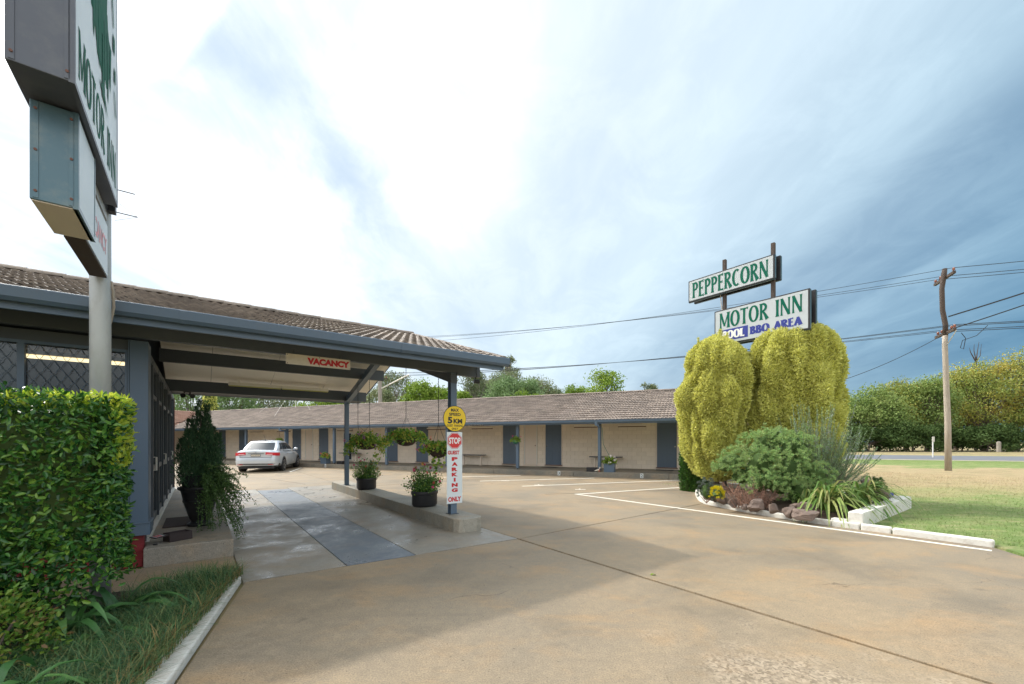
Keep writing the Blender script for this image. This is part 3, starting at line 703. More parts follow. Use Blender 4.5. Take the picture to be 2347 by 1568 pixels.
# posts and rafters (steel channels)
def post(u, v, z0, z1, w=.10):
    mb = MB().box(u - w / 2, u + w / 2, v - w / 2, v - w / 2 + .012, z0, z1).box(u - w / 2, u + w / 2, v + w / 2 - .012, v + w / 2, z0, z1).box(u - .006, u + .006, v - w / 2 + .012, v + w / 2 - .012, z0, z1)
    link('post', mb, 'blue_paint', off, bevel=.002); link('base_plate', MB().box(u - .08, u + .08, v - .08, v + .08, z0 - .004, z0 + .008), 'blue_dark', off)
post(3.37, 6.16, .207, 2.53, .11); post(3.25, 11.90, .207, 2.50, .10)
ra = lambda v, dz: (v, (2.375 + (v - 6.16) * .30 + dz)) if v <= 9.05 else (v, 2.375 + (9.05 - 6.16) * .30 - (v - 9.05) * .30 + dz)
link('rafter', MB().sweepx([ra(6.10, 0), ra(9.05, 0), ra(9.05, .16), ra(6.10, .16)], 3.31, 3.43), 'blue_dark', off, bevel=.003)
link('rafter', MB().sweepx([(9.05, 3.242), (11.95, 2.40), (11.95, 2.55), (9.05, 3.40)], 3.19, 3.31), 'blue_paint', off, bevel=.003)
# front wall: red brick base, panel, framed window with diamond grille, corner column
link('base_wall', MB().box(-8, -.497, 6.32, 6.5, -.02, .35), 'red_paint', off)
bk = MB().box(0, .222, 0, .02, 0, .076).mesh('brick'); bk.materials.append(MATS['red_paint'])
for rr in range(4):
    for k in range(9):
        xx = -.497 - (k + 1) * .232 - (.116 if rr % 2 else 0) + (.116 if rr % 2 else 0)
        if rr % 2: xx -= .116
        o = bpy.data.objects.new('brick', bk); C.objects.link(o); o.parent = off; o.location = (xx, 6.303 + random.uniform(0, .002), -.01 + rr * .086)
link('wall_panel', MB().box(-8, -.61, 6.33, 6.42, .352, 1.05), 'blue_paint', off)
link('sill', MB().box(-8, -.60, 6.27, 6.43, 1.05, 1.10), 'blue_paint', off, bevel=.004)
link('lintel', MB().box(-8, -.60, 6.30, 6.44, 2.42, 2.53), 'blue_dark', off)
for (x0, x1) in ((-1.40, -.655), (-2.9, -1.45), (-4.4, -2.95), (-5.9, -4.45)):
    w = link('window', MB().box(x0 - .025, x0, 6.30, 6.36, 1.1, 2.42).box(x1, x1 + .025, 6.30, 6.36, 1.1, 2.42).box(x0, x1, 6.30, 6.36, 1.1, 1.13).box(x0, x1, 6.30, 6.36, 2.39, 2.42), 'blue_paint', off)
    link('pane', MB().box(x0, x1, 6.352, 6.357, 1.13, 2.39), 'glass', w)
    if x0 > -3:
        gr = MB(); dx, dz = .098, .074; nx = int((x1 - x0) / dx * 2) + 1
        for k in range(19):
            z0 = 1.13 + k * dz; pts = []
            for i in range(nx * 3):
                t_ = i / 3; xx = x0 + t_ * dx / 2
                if xx > x1: break
                tri = abs((t_ + (k % 2)) % 2 - 1); pts.append((xx, 6.322 + .003 * (k % 2), min(2.39, z0 + dz * (.5 - .5 * math.cos(math.pi * tri)))))
            gr.tube(pts, .0024, 4, False)
        link('security_grille', gr, 'blue_paint', w)
link('post', MB().box(-.655 + .03, -.615, 6.27, 6.40, .352, 2.53), 'blue_paint', off, bevel=.003)
link('corner_column', MB().box(-.612, -.455, 6.27, 6.60, .352, 2.53), 'blue_paint', off, bevel=.004)
link('column_plinth', MB().box(-.628, -.437, 6.252, 6.62, .345, .475).box(-.635, -.43, 6.245, 6.63, .475, .49), 'blue_paint', off, bevel=.004)
# side wall of glass doors facing the driveway
US = -.53; marks = [6.60, 7.55, 8.60, 9.65, 10.9, 12.1, 13.5]
for v in marks:
    link('mullion', MB().box(US - .05, US + .035, v - .025, v + .03, .215, 2.50), 'blue_dark', off, bevel=.003)
link('door_sill', MB().box(US - .06, US + .06, 6.6, 13.5, .203, .25), 'white_trim', off, bevel=.003)
link('head_rail', MB().box(US - .05, US + .03, 6.6, 13.53, 2.44, 2.54), 'blue_dark', off)
for i, (v0, v1) in enumerate(zip(marks, marks[1:])):
    d = link('glass_door', MB().box(US - .02, US + .012, v0 + .03, v0 + .075, .25, 2.44).box(US - .02, US + .012, v1 - .07, v1 - .025, .25, 2.44).box(US - .02, US + .012, v0 + .075, v1 - .07, .25, .34).box(US - .02, US + .012, v0 + .075, v1 - .07, 2.02, 2.08).box(US - .02, US + .012, v0 + .075, v1 - .07, .98, 1.05), 'blue_dark', off, bevel=.002)
    link('pane', MB().box(US - .008, US - .003, v0 + .075, v1 - .07, .34, 2.44), 'glass_door', d)
    if i % 2 == 1: link('handle', MB().tube([(US + .012, v0 + .11, 1.0), (US + .06, v0 + .11, 1.0), (US + .06, v0 + .11, 1.18), (US + .012, v0 + .11, 1.18)], .012, 6), 'white_trim', d)
link('end_post', MB().box(US - .08, US + .05, 13.53, 13.62, .2, 2.5), 'timber_red', off)
# rest of the shell and a dark interior
link('back_wall', MB().box(-8, US - .09, 13.5, 13.6, 0, 2.55), 'blue_paint', off)
link('wall', MB().box(-8, -7.9, 6.4, 13.5, 0, 2.55), 'blue_paint', off)
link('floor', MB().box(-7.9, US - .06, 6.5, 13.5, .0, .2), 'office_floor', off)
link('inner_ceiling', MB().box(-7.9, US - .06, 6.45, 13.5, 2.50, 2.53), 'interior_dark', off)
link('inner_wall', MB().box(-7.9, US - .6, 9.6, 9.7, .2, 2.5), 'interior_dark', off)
link('curtain', MB().box(-1.66, -1.44, 6.42, 6.46, 1.1, 2.4), 'curtain', off)
lt = thing('ceiling_lamp', 'lit fluorescent tube inside the office behind the grilled window', 'lamp', UV(-1.35, 7.6, 2.44), ANG)
link('lamp_body', MB().box(-.62, .62, -.05, .05, .02, .06), 'white_trim', lt); link('tube', MB().tube([(-.6, 0, -.005), (.6, 0, -.005)], .022, 10), 'lamp_lit', lt)
# step / walkway along the glass wall
struct('step', MB().prism([UV(-.492, 6.19)[:2], UV(.347, 6.175)[:2], UV(.347, 14.2)[:2], UV(-.7, 14.2)[:2], UV(-.7, 6.50)[:2], UV(-.492, 6.50)[:2]], -.02, .203), 'step_concrete', 'stained concrete step and walkway in front of the office doors', bevel=.012)

# vacancy sign
s = thing('vacancy_sign', 'long cream VACANCY sign hanging under the canopy beam', 'sign', UV(1.30, 6.05, 2.40), ANG)
link('board', MB().box(-.40, .40, 0, .006, 0, .135), 'sign_cream', s); lettering('VACANCY', 'letter_red', s, .12, -.0015, .066, .54, .088, .07)
for x in (-.385, 0, .385):
    for z in (.012, .123): link('bolt', MB().disc((x, 0, z), (0, -1, 0), .006, 8, .003), 'timber_red', s)
link('hanger', MB().box(-.3, -.28, .006, .03, .10, .19).box(.28, .3, .006, .03, .10, .19), 'blue_dark', s)
# round speed sign and guest parking board on the front post
s = thing('speed_sign', 'round yellow MAX SPEED 5KM sign on the front canopy post', 'sign', UV(3.375, 6.085, 1.56), ANG)
link('board', MB().disc((0, 0, .215), (0, -1, 0), .213, 48, .004), 'letter_black', s); link('face', MB().disc((0, -.0045, .215), (0, -1, 0), .204, 48, .001), 'sign_yellow', s)
for tx, z, w, h, bo in (('MAX', .355, .15, .052, .035), ('SPEED', .285, .215, .050, .035), ('KM', .175, .165, .078, .05), ('GUEST  PARKING', .100, .30, .038, .025), ('ONLY', .048, .12, .036, .03)):
    lettering(tx, 'letter_black', s, .055 if tx == 'KM' else 0, -.0065, z, w, h, bo)
lettering('5', 'letter_black', s, -.09, -.0065, .188, .085, .11, .05)
s = thing('parking_sign', 'tall white STOP GUEST PARKING ONLY board on the front canopy post', 'sign', UV(3.373, 6.088, .383), ANG)
link('board', MB().box(-.143, .143, -.004, 0, 0, 1.172), 'sign_white', s, bevel=.001)
def octo(r): return [(r * math.sin(R(22.5 + 45 * k)) , r * math.cos(R(22.5 + 45 * k))) for k in range(8)]
for r_, m_, y_ in ((.143, 'letter_red', -.0052), (.136, 'sign_white', -.0062), (.129, 'sign_red', -.0072)):
    link('stop_octagon', MB().quad(*[(x, y_, z * .98 + 1.03) for x, z in octo(r_)]), m_, s)
lettering('STOP', 'letter_white', s, 0, -.0085, 1.03, .215, .105, .04)
lettering('GUEST', 'letter_red', s, -.02, -.0055, .835, .215, .064, .05)
for k, ch in enumerate('PARKING'): lettering(ch, 'letter_red', s, .0, -.0055, .73 - k * .0855, .035 if ch == 'I' else .112, .062, .07)
lettering('ONLY', 'letter_red', s, 0, -.0055, .070, .24, .080, .05)
# lights
s = thing('batten_light', 'twin cream fluorescent batten under the canopy ceiling beside the rear beam', 'lamp', UV(1.63, 11.62, 2.70), ANG)
for x0, x1 in ((-1.08, -.006), (.006, 1.08)):
    link('housing', MB().box(x0, x1, -.03, .06, .0, .07), 'cream_board', s, bevel=.004); link('tube', MB().tube([(x0 + .01, -.01, -.012), (x1 - .01, -.01, -.012)], .013, 8), 'tube_yellow', s)
link('bracket', MB().box(-.9, -.86, 0, .04, .07, .12).box(.86, .9, 0, .04, .07, .12), 'cream_board', s)
def floods(loc, rz, label):
    s = thing('flood_light', label, 'lamp', loc, rz)
    link('bracket', MB().box(-.07, .07, -.012, .012, -.015, .0), 'black_plastic', s)
    for sx in (-1, 1):
        link('lamp_head', MB().tube([(sx * .05, 0, -.015), (sx * .055, 0, -.05)], .012, 8).tube([(sx * .055, .03, -.06), (sx * .07, -.02, -.075), (sx * .085, -.07, -.095)], [.03, .035, .05], 12), 'black_plastic', s)
floods(UV(-.20, 11.72, 2.498), ANG + R(10), 'pair of black flood lights under the rear canopy beam near the office wall')
s = thing('security_camera', 'small black camera below the right end of the front canopy beam', 'camera', UV(3.80, 6.13, 2.50), ANG)
link('bracket', MB().tube([(0, 0, 0), (0, 0, -.05)], .01, 8), 'black_plastic', s); link('camera_body', MB().tube([(-.03, .0, -.07), (.06, -.03, -.075)], .035, 14), 'black_plastic', s); link('lens', MB().disc((.06, -.03, -.075), (1, -.33, 0), .022, 14, .006), 'car_glass', s)
o = link('service_cable', MB().tube([UV(3.80, 6.075, 2.72 ), UV(3.78, 6.07, 2.62), UV(3.80, 6.08, 2.50)], .005, 5), 'wire_black'); tag(o, 'thin black cable looping down to the camera on the beam end', 'cable')
pts = [UV(-.2 + 4.0 * t, 6.08, 2.70 - .035 * math.sin(math.pi * ((t * 3) % 1))) for t in np.linspace(0, 1, 40)]
o = link('service_cable', MB().tube(pts, .0035, 4), 'wire_black'); tag(o, 'thin black cable sagging along the face of the front canopy beam', 'cable')
# door mat, box with open lid, small drain cap
o = link('door_mat', MB().box(-.27, .27, -.45, .45, 0, .012), 'mat_brown', None, loc=UV(-.13, 7.95, .2035), rz=ANG, bevel=.003); tag(o, 'brown rubber door mat on the office walkway', 'mat')
s = thing('bait_box', 'small brown plastic box with its lid open on the concrete step', 'box', UV(-.20, 6.52, .204), ANG + R(28))
link('body', MB().box(-.12, .12, -.075, -.07, 0, .10).box(-.12, .12, .07, .075, 0, .10).box(-.12, -.115, -.07, .07, 0, .10).box(.115, .12, -.07, .07, 0, .10).box(-.115, .115, -.07, .07, 0, .006), 'brown_plastic', s, bevel=.002)
ld = link('lid', MB().box(-.25, -.115, -.075, .075, .098, .106), 'brown_plastic', s); ld.rotation_euler = (0, R(-6), 0)
link('label', MB().box(-.235, -.15, -.05, .06, .1062, .1066), 'sign_white', s).rotation_euler = (0, R(-6), 0)
link('print', MB().box(-.225, -.20, -.045, .055, .1069, .1072).box(-.19, -.165, -.045, .055, .1069, .1072), 'letter_red', s).rotation_euler = (0, R(-6), 0)
o = link('drain_cap', MB().lathe([(.022, 0), (.024, .008), (.015, .012)], 14), 'black_plastic', None, loc=UV(-.40, 6.36, .204)); tag(o, 'small black cap lying on the step by the red wall', 'cap')

# ================================================================== motel block (x=-p, y=q)
mot = thing('motel_block', 'long cream block motel wing with brown tiled roof and blue doors', 'building', (0, 0, 0), ANGM)
WQ = 19.15; WZ = .19; PX0, PX1 = -37.0, 2.6
concrete('walk_concrete', (.25, .22, .17), (.17, .165, .14), (.28, .21, .14))
for k in range(11):
    x0 = -37.0 + k * 3.6; x1 = min(x0 + 3.588, 2.6)
    if x0 < 2.6: struct('walkway', MB().box(x0, x1, 16.45, WQ + .1, -.02, WZ), 'walk_concrete', 'raised concrete walkway bay in front of the motel rooms', rz=ANGM, bevel=.012)
mpitch = math.atan((3.80 - 2.24) / 4.6); QE, ZE, QR, ZR = 16.40, 2.24, 21.0, 3.80
mroof = link('roof', MB().quad((PX0, QE + .02, ZE - .03), (PX1, QE + .02, ZE - .03), (PX1, QR, ZR - .03), (PX0, QR, ZR - .03)).quad((PX0, QR, ZR - .03), (PX1, QR, ZR - .03), (PX1, 25.6, ZE - .03), (PX0, 25.6, ZE - .03)), 'roof_tile_motel', mot)
MW = .27; mcrs = 4.857 / 15; ncm = int((PX1 - PX0) / MW)
def mkeep(c, r):  # stop at the valley with the far wing
    x = PX1 - (ncm - c) * MW; y = QE + r * mcrs * math.cos(mpitch); return x > -32.4 - (y - QE) - .3
tile_slope(mroof, 'tile', 'roof_tile_motel', PX1 - ncm * MW, QE, ZE - .01, ncm, 15, MW, mcrs, mpitch, lambda c, r: -5.6 < PX1 - (ncm - c) * MW < -.2, keep=mkeep)
cmm = cap_mesh(.42, 'roof_tile_motel'); x = PX1
while x > PX0:
    o = bpy.data.objects.new('ridge_cap', cmm); C.objects.link(o); o.parent = mroof; o.location = (x - .40, QR, ZR + .02); o.rotation_euler = (random.uniform(-.02, .02), R(-2.0), 0); x -= .395
gpm = [(QE - .10, ZE - .075), (QE - .11, ZE + .005), (QE - .09, ZE - .002), (QE - .02, ZE - .005), (QE - .02, ZE - .10), (QE - .08, ZE - .10)]
link('gutter', MB().sweepx(gpm, -32.4, PX1), 'blue_paint', mot, bevel=.005)
link('fascia', MB().box(-32.4, PX1, QE - .018, QE + .012, 2.095, ZE - .012), 'blue_paint', mot)
link('soffit', MB().box(-36.9, PX1, QE + .02, WQ, 2.235, 2.25), 'cream_paint', mot)
link('back_wall', MB().box(-37, PX1 - .5, 23.2, 23.35, 0, 2.3).box(PX1 - .6, PX1 - .5, WQ + .1, 23.2, 0, 2.3), 'cream_paint', mot)
link('gable', MB().sweepx([(WQ, 2.25), (23.3, 2.25), (QR, ZR - .15)], PX1 - .6, PX1 - .5), 'cream_paint', mot)
link('barge_board', MB().sweepx([(QE, ZE - .14), (QE, ZE - .02), (QR, ZR - .02), (25.6, ZE - .02), (25.6, ZE - .14), (QR, ZR - .15)], PX1, PX1 + .025), 'blue_paint', mot)
wall = link('wall', MB().box(-37, PX1 - .5, WQ + .006, WQ + .1, WZ, 2.25), 'cream_mortar', mot)
doors = [1.25, 6.35, 8.62, 13.95, 16.03, 21.40, 23.78, 29.15, 31.4, 36.6]; cups = [7.52, 22.67, 14.99 + 7.2 * 2.1]
ops = [(-p - .44, -p + .44, 2.25) for p in doors] + [(-p - .36, -p + .36, 2.25) for p in cups[:2]] + [(-19.75, -19.05, 1.95)]
blocks = []; r2 = random.Random(5)
for rr in range(11):
    x = PX1 - .5 + (.2 if rr % 2 else 0); z0 = WZ + .012 + rr * .188
    while x > -37:
        segs = [(x - .39, x)]
        for a, b, _ in ops:
            ns = []
            for s0, s1 in segs:
                if s1 <= a or s0 >= b: ns.append((s0, s1)); continue
                if s0 < a: ns.append((s0, a))
                if s1 > b: ns.append((b, s1))
            segs = ns
        blocks += [(s0, s1, z0) for s0, s1 in segs if s1 - s0 > .05]; x -= .40
blocks.sort(key=lambda t: abs(t[0] + 1.0)); cube = {}
rest = MB()
for i, (s0, s1, z0) in enumerate(blocks):
    L = round(s1 - s0 - .008, 2); off_ = r2.uniform(0, .0015)
    if i < 300:
        if L not in cube: cube[L] = MB().box(0, L, 0, .008, 0, .178).mesh('block'); cube[L].materials.append(MATS['cream_block'])
        o = bpy.data.objects.new('block', cube[L]); C.objects.link(o); o.parent = wall; o.location = (s0, WQ - .002 - off_, z0)
    else: rest.box(s0, s0 + L, WQ - .002 - off_, WQ + .006, z0, z0 + .178)
o = link('block', rest, 'cream_block', wall); o['kind'] = 'stuff'
def motel_door(p, knob=-1, panels=True):
    x = -p
    link('door_frame', MB().box(x - .44, x - .40, WQ - .02, WQ + .03, .25, 2.24).box(x + .40, x + .44, WQ - .02, WQ + .03, .25, 2.24), 'cream_paint', mot)
    link('threshold', MB().box(x - .44, x + .44, WQ - .045, WQ + .03, .245, .28), 'timber_red', mot)
    d = link('door', MB().box(x - .40, x + .40, WQ + .0, WQ + .04, .285, 2.24), 'blue_door', mot)
    for (a, b) in ((-.31, -.04), (.04, .31)):
        for (c_, e) in ((.42, .95), (1.08, 1.78), (1.88, 2.16)):
            link('door_panel', MB().box(x + a, x + b, WQ - .006, WQ - .0005, c_, e).box(x + a + .03, x + b - .03, WQ - .012, WQ - .0065, c_ + .03, e - .03), 'blue_door', d, bevel=.004)
    link('handle', MB().lathe([(.028, 0), (.03, .012), (.012, .018), (.03, .045), (.02, .06)], 12), 'chrome', d, loc=(x + knob * .33, WQ - .0, 1.18)).rotation_euler = (R(90), 0, 0)
for i, p in enumerate(doors): motel_door(p, 1 if i in (0, ) else (-1 if i % 2 else 1))
for i, p in enumerate(cups[:2]):
    x = -p; d = link('cupboard_door', MB().box(x - .30, x + .30, WQ - .002, WQ + .03, .29, 2.22), 'cream_paint', mot)
    link('door_frame', MB().box(x - .345, x - .305, WQ - .022, WQ + .02, .27, 2.24).box(x + .305, x + .345, WQ - .022, WQ + .02, .27, 2.24), 'white_trim', mot)
    link('handle', MB().lathe([(.02, 0), (.022, .03)], 10), 'timber_red', d, loc=(x + .24, WQ - .0, 1.2)).rotation_euler = (R(90), 0, 0)
gw = link('window', MB().box(-19.75, -19.70, WQ - .03, WQ + .03, .26, 1.95).box(-19.10, -19.05, WQ - .03, WQ + .03, .26, 1.95).box(-19.70, -19.10, WQ - .03, WQ + .03, 1.89, 1.95).box(-19.70, -19.10, WQ - .03, WQ + .03, .26, .32).box(-19.70, -19.10, WQ - .03, WQ + .03, .95, 1.0), 'white_trim', mot)
link('pane', MB().box(-19.70, -19.10, WQ - .006, WQ + .001, .32, 1.89), 'car_glass', gw)
for p in (.0, 3.62, 7.19, 10.79, 14.38, 17.95, 21.62, 25.2, 28.8):
    link('verandah_post', MB().box(-p - .062, -p + .062, 16.70, 16.82, WZ + .05, 2.235), 'blue_paint', mot, bevel=.006)
    link('post_foot', MB().box(-p - .02, -p + .02, 16.74, 16.78, WZ - .005, WZ + .05), 'chain_dark', mot)
for p in (3.62, 21.62):
    link('downpipe', MB().box(-p - .10 + .0, -p + .0, 16.30, 16.37, 2.02, 2.20).box(-p - .02, -p + .06, 16.32, 16.62, 1.98, 2.06).box(-p - .035, -p + .055, 16.61, 16.69, .23, 2.02), 'blue_paint', mot, bevel=.01)
# small fittings on the motel
def msign(p, label):
    s = thing('park_sign', label, 'sign', PQ(p, 16.375, 2.10), ANGM, 'please park nose in signs on the gutter board')
    link('board', MB().box(-.43, .43, -.006, 0, .0, .085), 'sign_black', s); lettering('PLEASE PARK NOSE IN', 'letter_white', s, 0, -.0075, .042, .80, .045, .02)
msign(9.08, 'black PLEASE PARK NOSE IN sign just right of the yellow round sign'); msign(18.2, 'black PLEASE PARK NOSE IN sign above the middle door left of the rear canopy post')
msign(27.3, 'black PLEASE PARK NOSE IN sign partly behind the potted conifer')
for i, (p, lb) in enumerate(((2.7, 'cream batten light on the motel wall left of the door nearest the garden'), (4.72, 'cream batten light on the motel wall behind the downpipe post'), (10.19, 'cream batten light on the motel wall right of the yellow sign'), (13.0, 'cream batten light on the motel wall behind the yellow sign post'), (19.61, 'cream batten light on the motel wall behind the rear canopy post'), (24.96, 'cream batten light on the motel wall above the car roof'), (27.64, 'cream batten light on the motel wall above the left of the car'))):
    s = thing('wall_light', lb, 'lamp', PQ(p, WQ - .005, 2.06), ANGM, 'batten lights along the motel wall')
    link('housing', MB().box(-.6, .6, -.07, .0, .02, .09), 'cream_board', s, bevel=.004); link('shade', MB().box(-.6, .6, -.075, -.01, -.02, .017), 'timber_red', s)
for p, lb, tx in ((1.96, 'white plate with a 2 on the walkway kerb face right of the box planter', '2'), (5.22, 'white plate with a 3 on the walkway kerb face left of the downpipe post', '3'), (18.26, 'white plate with a 6 on the walkway kerb face below the coral geraniums', '6')):
    s = thing('number_plate', lb, 'sign', PQ(p, 16.447, .105), ANGM); link('plate', MB().box(-.055, .055, -.005, 0, -.085, .085), 'sign_white', s); lettering(tx, 'letter_black', s, 0, -.0065, 0, .07, .12, .02)
def mbench(p, lb, L=.72):
    s = thing('bench', lb, 'bench', PQ(p, 18.82, WZ), ANGM, 'blue topped benches along the motel wall')
    link('seat', MB().box(-L, L, -.17, .17, .50, .54), 'blue_dark', s, bevel=.008)
    for sx in (-1, 1): link('leg', MB().box(sx * L * .68 - .03, sx * L * .68 + .03, -.04, .04, .0, .50).box(sx * L * .68 - .05, sx * L * .68 + .05, -.12, .12, .0, .02), 'cream_paint', s)
mbench(3.8, 'blue topped bench behind the downpipe post and box planter'); mbench(10.6, 'blue topped bench right of the guest parking board'); mbench(18.9, 'blue topped bench right of the rear canopy post')
for i, p in enumerate(doors[:7]):
    o = link('door_mat', MB().box(-.36, .36, -.22, .22, 0, .012), 'rubber', None, loc=PQ(p + .05, 18.78, WZ + .001), rz=ANGM)
    tag(o, ('dark mat at the motel door nearest the garden', 'dark mat at the door right of the cream cupboard door', 'dark mat at the door behind the small hanging basket post', 'dark mat at the door behind the third canopy basket', 'dark mat at the door behind the second canopy basket', 'dark mat at the door beside the flowering box planter', 'dark mat at the door just right of the parked car')[i], 'mat', 'dark mats at the motel doors')
s = thing('fire_bell', 'small red and white bell box under the motel eave left of the car', 'alarm', PQ(31.97, WQ - .003, 1.95), ANGM)
link('box', MB().box(-.08, .08, -.08, 0, -.12, .12), 'red_paint', s); link('cover', MB().box(-.06, .03, -.09, -.081, .02, .11), 'white_trim', s)
s = thing('roof_mast', 'thin white mast with guy wires on the motel roof ridge', 'antenna', PQ(26.2, QR, ZR), 0)
link('mast', MB().tube([(0, 0, -.1), (0, 0, 2.2)], .025, 8), 'white_trim', s)
for a, b in ((-2.6, -1.0), (2.2, -1.2), (-.9, -2.3)): link('guy_wire', MB().tube([(0, 0, 1.7), tuple(PQ(26.2 + a, QR + b) - PQ(26.2, QR) + Vector((0, 0, b * math.tan(mpitch) + .03)))], .006, 4), 'white_trim', s)

# far wing of the motel, set at a right angle
wg = thing('motel_wing', 'far motel wing with redder roof tiles seen past the office doors', 'building', (0, 0, 0), ANGM)
wr = link('roof', MB().quad((-32.42, 6, ZE - .03), (-32.42, QE, ZE - .03), (-37, QR, ZR - .03), (-37, 6, ZR - .03)).quad((-37, 6, ZR - .03), (-37, QR, ZR - .03), (-41.6, QR, ZE - .03), (-41.6, 6, ZE - .03)), 'roof_tile_wing', wg)
tm = tile_mesh('tile', MW + .004, mcrs + .05, 'roof_tile_wing', 8); V = []; base = np.array([v.co[:] for v in tm.vertices]); fcs = [tuple(p.vertices) for p in tm.polygons]
for c in range(54):
    for rr in range(15):
        y = QR + .0 - c * MW; yy = rr * mcrs; x = -32.40 - yy * math.cos(mpitch)
        if y - QE > yy * math.cos(mpitch) + .1: continue
        M3 = np.array(Matrix.Translation((x, y, ZE + .002 + yy * math.sin(mpitch))) @ Matrix.Rotation(R(90), 4, 'Z') @ Matrix.Rotation(mpitch - .035, 4, 'X') @ Matrix.Translation((-MW, 0, 0))); V.append(base @ M3[:3, :3].T + M3[:3, 3])
o = link('tile', npmesh('tiles', np.array(V), fcs), 'roof_tile_wing', wr); o['kind'] = 'stuff'
link('fascia', MB().box(-32.40, -32.37, 6, QE - .02, 2.095, ZE), 'blue_paint', wg); link('wall', MB().box(-35.2, -35.1, 6, 18.9, 0, 2.25), 'cream_paint', wg)
link('soffit', MB().box(-35.1, -32.41, 6, QE - .02, 2.2, 2.23), 'cream_paint', wg)
for q in (7.5, 11.1, 14.7): link('verandah_post', MB().box(-32.86, -32.74, q - .06, q + .06, 0, 2.2), 'blue_paint', wg)
for q in (9, 13): link('door', MB().box(-35.1, -35.06, q - .4, q + .4, .1, 2.1), 'blue_door', wg)
# ================================================================== tall sign cabinets on the galvanised pole, left (x along B, front facing +u)
ps = thing('pole_sign', 'tall galvanised pole sign with stacked cabinets reading MOTOR INN above the hedge', 'sign', UV(-.70, 5.19, 0), ANG + R(90))
# local x = v-5.19 ; local y = -(u+.70)
def pv(v): return v - 5.19
def cabinet(v0, v1, hw, z0, z1, face, m, rivets=True):
    link('cabinet', MB().box(pv(v0), pv(v1), -hw, hw, z0, z1), m, ps, bevel=.004)
    link('cabinet_rim', MB().box(pv(v0) - .004, pv(v1) + .004, -hw - .006, -hw + .02, z0 - .006, z0 + .022).box(pv(v0) - .004, pv(v0) + .022, -hw - .006, -hw + .02, z0 + .022, z1).box(pv(v1) - .022, pv(v1) + .004, -hw - .006, -hw + .02, z0 + .022, z1), m, ps)
    link('sign_face', MB().box(pv(v0) + .022, pv(v1) - .022, -hw - .003, -hw, z0 + .022, z1 - .01), face, ps)
    for y in (-hw + .025, hw - .025):
        link('edge_strip', MB().box(pv(v0) - .004, pv(v0), y - .012, y + .012, z0 + .01, z1 - .01), m, ps)
        if rivets:
            for z in (z0 + .05, (z0 + z1) / 2 if z1 - z0 < 1 else z0 + .75, z1 - .05 if z1 - z0 < 1 else z0 + 1.4): link('bolt', MB().disc((pv(v0) - .004, y, z), (-1, 0, 0), .008, 8, .004), 'timber_red', ps)
link('pole', MB().tube([(0, 0, -.05), (0, 0, 5.9)], .072, 24), 'galvanised', ps).data.polygons.foreach_set('use_smooth', [True] * 26)
cabinet(3.41, 4.99, .13, 3.445, 5.95, 'sign_face', 'sign_metal_dark')
cabinet(3.69, 4.215, .10, 2.84, 3.43, 'sign_face', 'sign_metal')
link('underside', MB().box(pv(3.70), pv(4.20), -.095, .095, 2.834, 2.8395), 'cream_paint', ps)
link('cabinet', MB().box(pv(4.225), pv(5.09), -.055, .055, 2.84, 3.30), 'sign_metal_dark', ps, bevel=.004)
link('sign_face', MB().box(pv(4.235), pv(5.08), -.060, -.0555, 2.85, 3.29), 'sign_face', ps)
link('underside', MB().box(pv(4.225), pv(5.085), -.055, .055, 2.835, 2.8395), 'wood_dark', ps)
link('arm', MB().box(pv(4.3), .0, -.05, .05, 3.36, 3.435), 'galvanised', ps)
flared('MOTOR INN', 'letter_green', ps, pv(4.20), -.1345, 3.70, 1.40, .30, 1.1)
lettering('VACANCY', 'letter_red', ps, pv(4.66), -.062, 3.08, .74, .15, .03)
# painted peppercorn tree emblem (generic tree silhouette)
r3 = random.Random(4); mbt = MB()
def blob(cx, cz, rx, rz, y, n=26, j=.14): return [(cx + rx * math.cos(2 * math.pi * k / n) * (1 + r3.uniform(-j, j)), y, cz + rz * math.sin(2 * math.pi * k / n) * (1 + r3.uniform(-j, j))) for k in range(n)]
for i, (a, b_, c_, d_) in enumerate(((4.16, 4.75, .34, .34), (3.98, 4.50, .18, .24), (4.38, 4.42, .20, .30), (4.20, 4.33, .20, .24), (4.32, 4.95, .2, .2))): mbt.quad(*blob(pv(a), b_, c_, d_, -.1342 - .0003 * i))
for i, (a, dz) in enumerate(((3.95, .35), (4.05, .3), (4.15, .42), (4.38, .38), (4.5, .45), (4.6, .3))): mbt.quad((pv(a) - .05, -.136 - .0002 * i, 4.55), (pv(a) + .05, -.136 - .0002 * i, 4.55), (pv(a) + .015, -.136 - .0002 * i, 4.38 - dz + .1), (pv(a) - .02, -.136 - .0002 * i, 4.38 - dz + .14))
mbt.quad((pv(4.24), -.138, 3.93), (pv(4.36), -.138, 3.93), (pv(4.31), -.138, 4.4), (pv(4.26), -.138, 4.4)); mbt.quad((pv(4.14), -.1385, 3.98), (pv(4.48), -.1385, 3.90), (pv(4.32), -.1385, 4.02))
for (a_, z_, w_, h_) in ((4.72, 4.62, .09, .14), (4.78, 4.40, .07, .12)): mbt.quad((pv(a_), -.139, z_), (pv(a_) + w_, -.139, z_), (pv(a_) + w_, -.139, z_ + h_), (pv(a_), -.139, z_ + h_))
mbt.quad((pv(4.66), -.1392, 5.0), (pv(4.74), -.1392, 4.80), (pv(4.77), -.1392, 4.84), (pv(4.70), -.1392, 5.05)).quad((pv(4.78), -.1392, 4.30), (pv(4.86), -.1392, 4.12), (pv(4.88), -.1392, 4.17), (pv(4.80), -.1392, 4.34))
link('tree_emblem', mbt, 'letter_green', ps)
flared('PEPPERCORN', 'letter_green', ps, pv(4.20), -.1345, 5.55, 1.45, .32, 1.1)
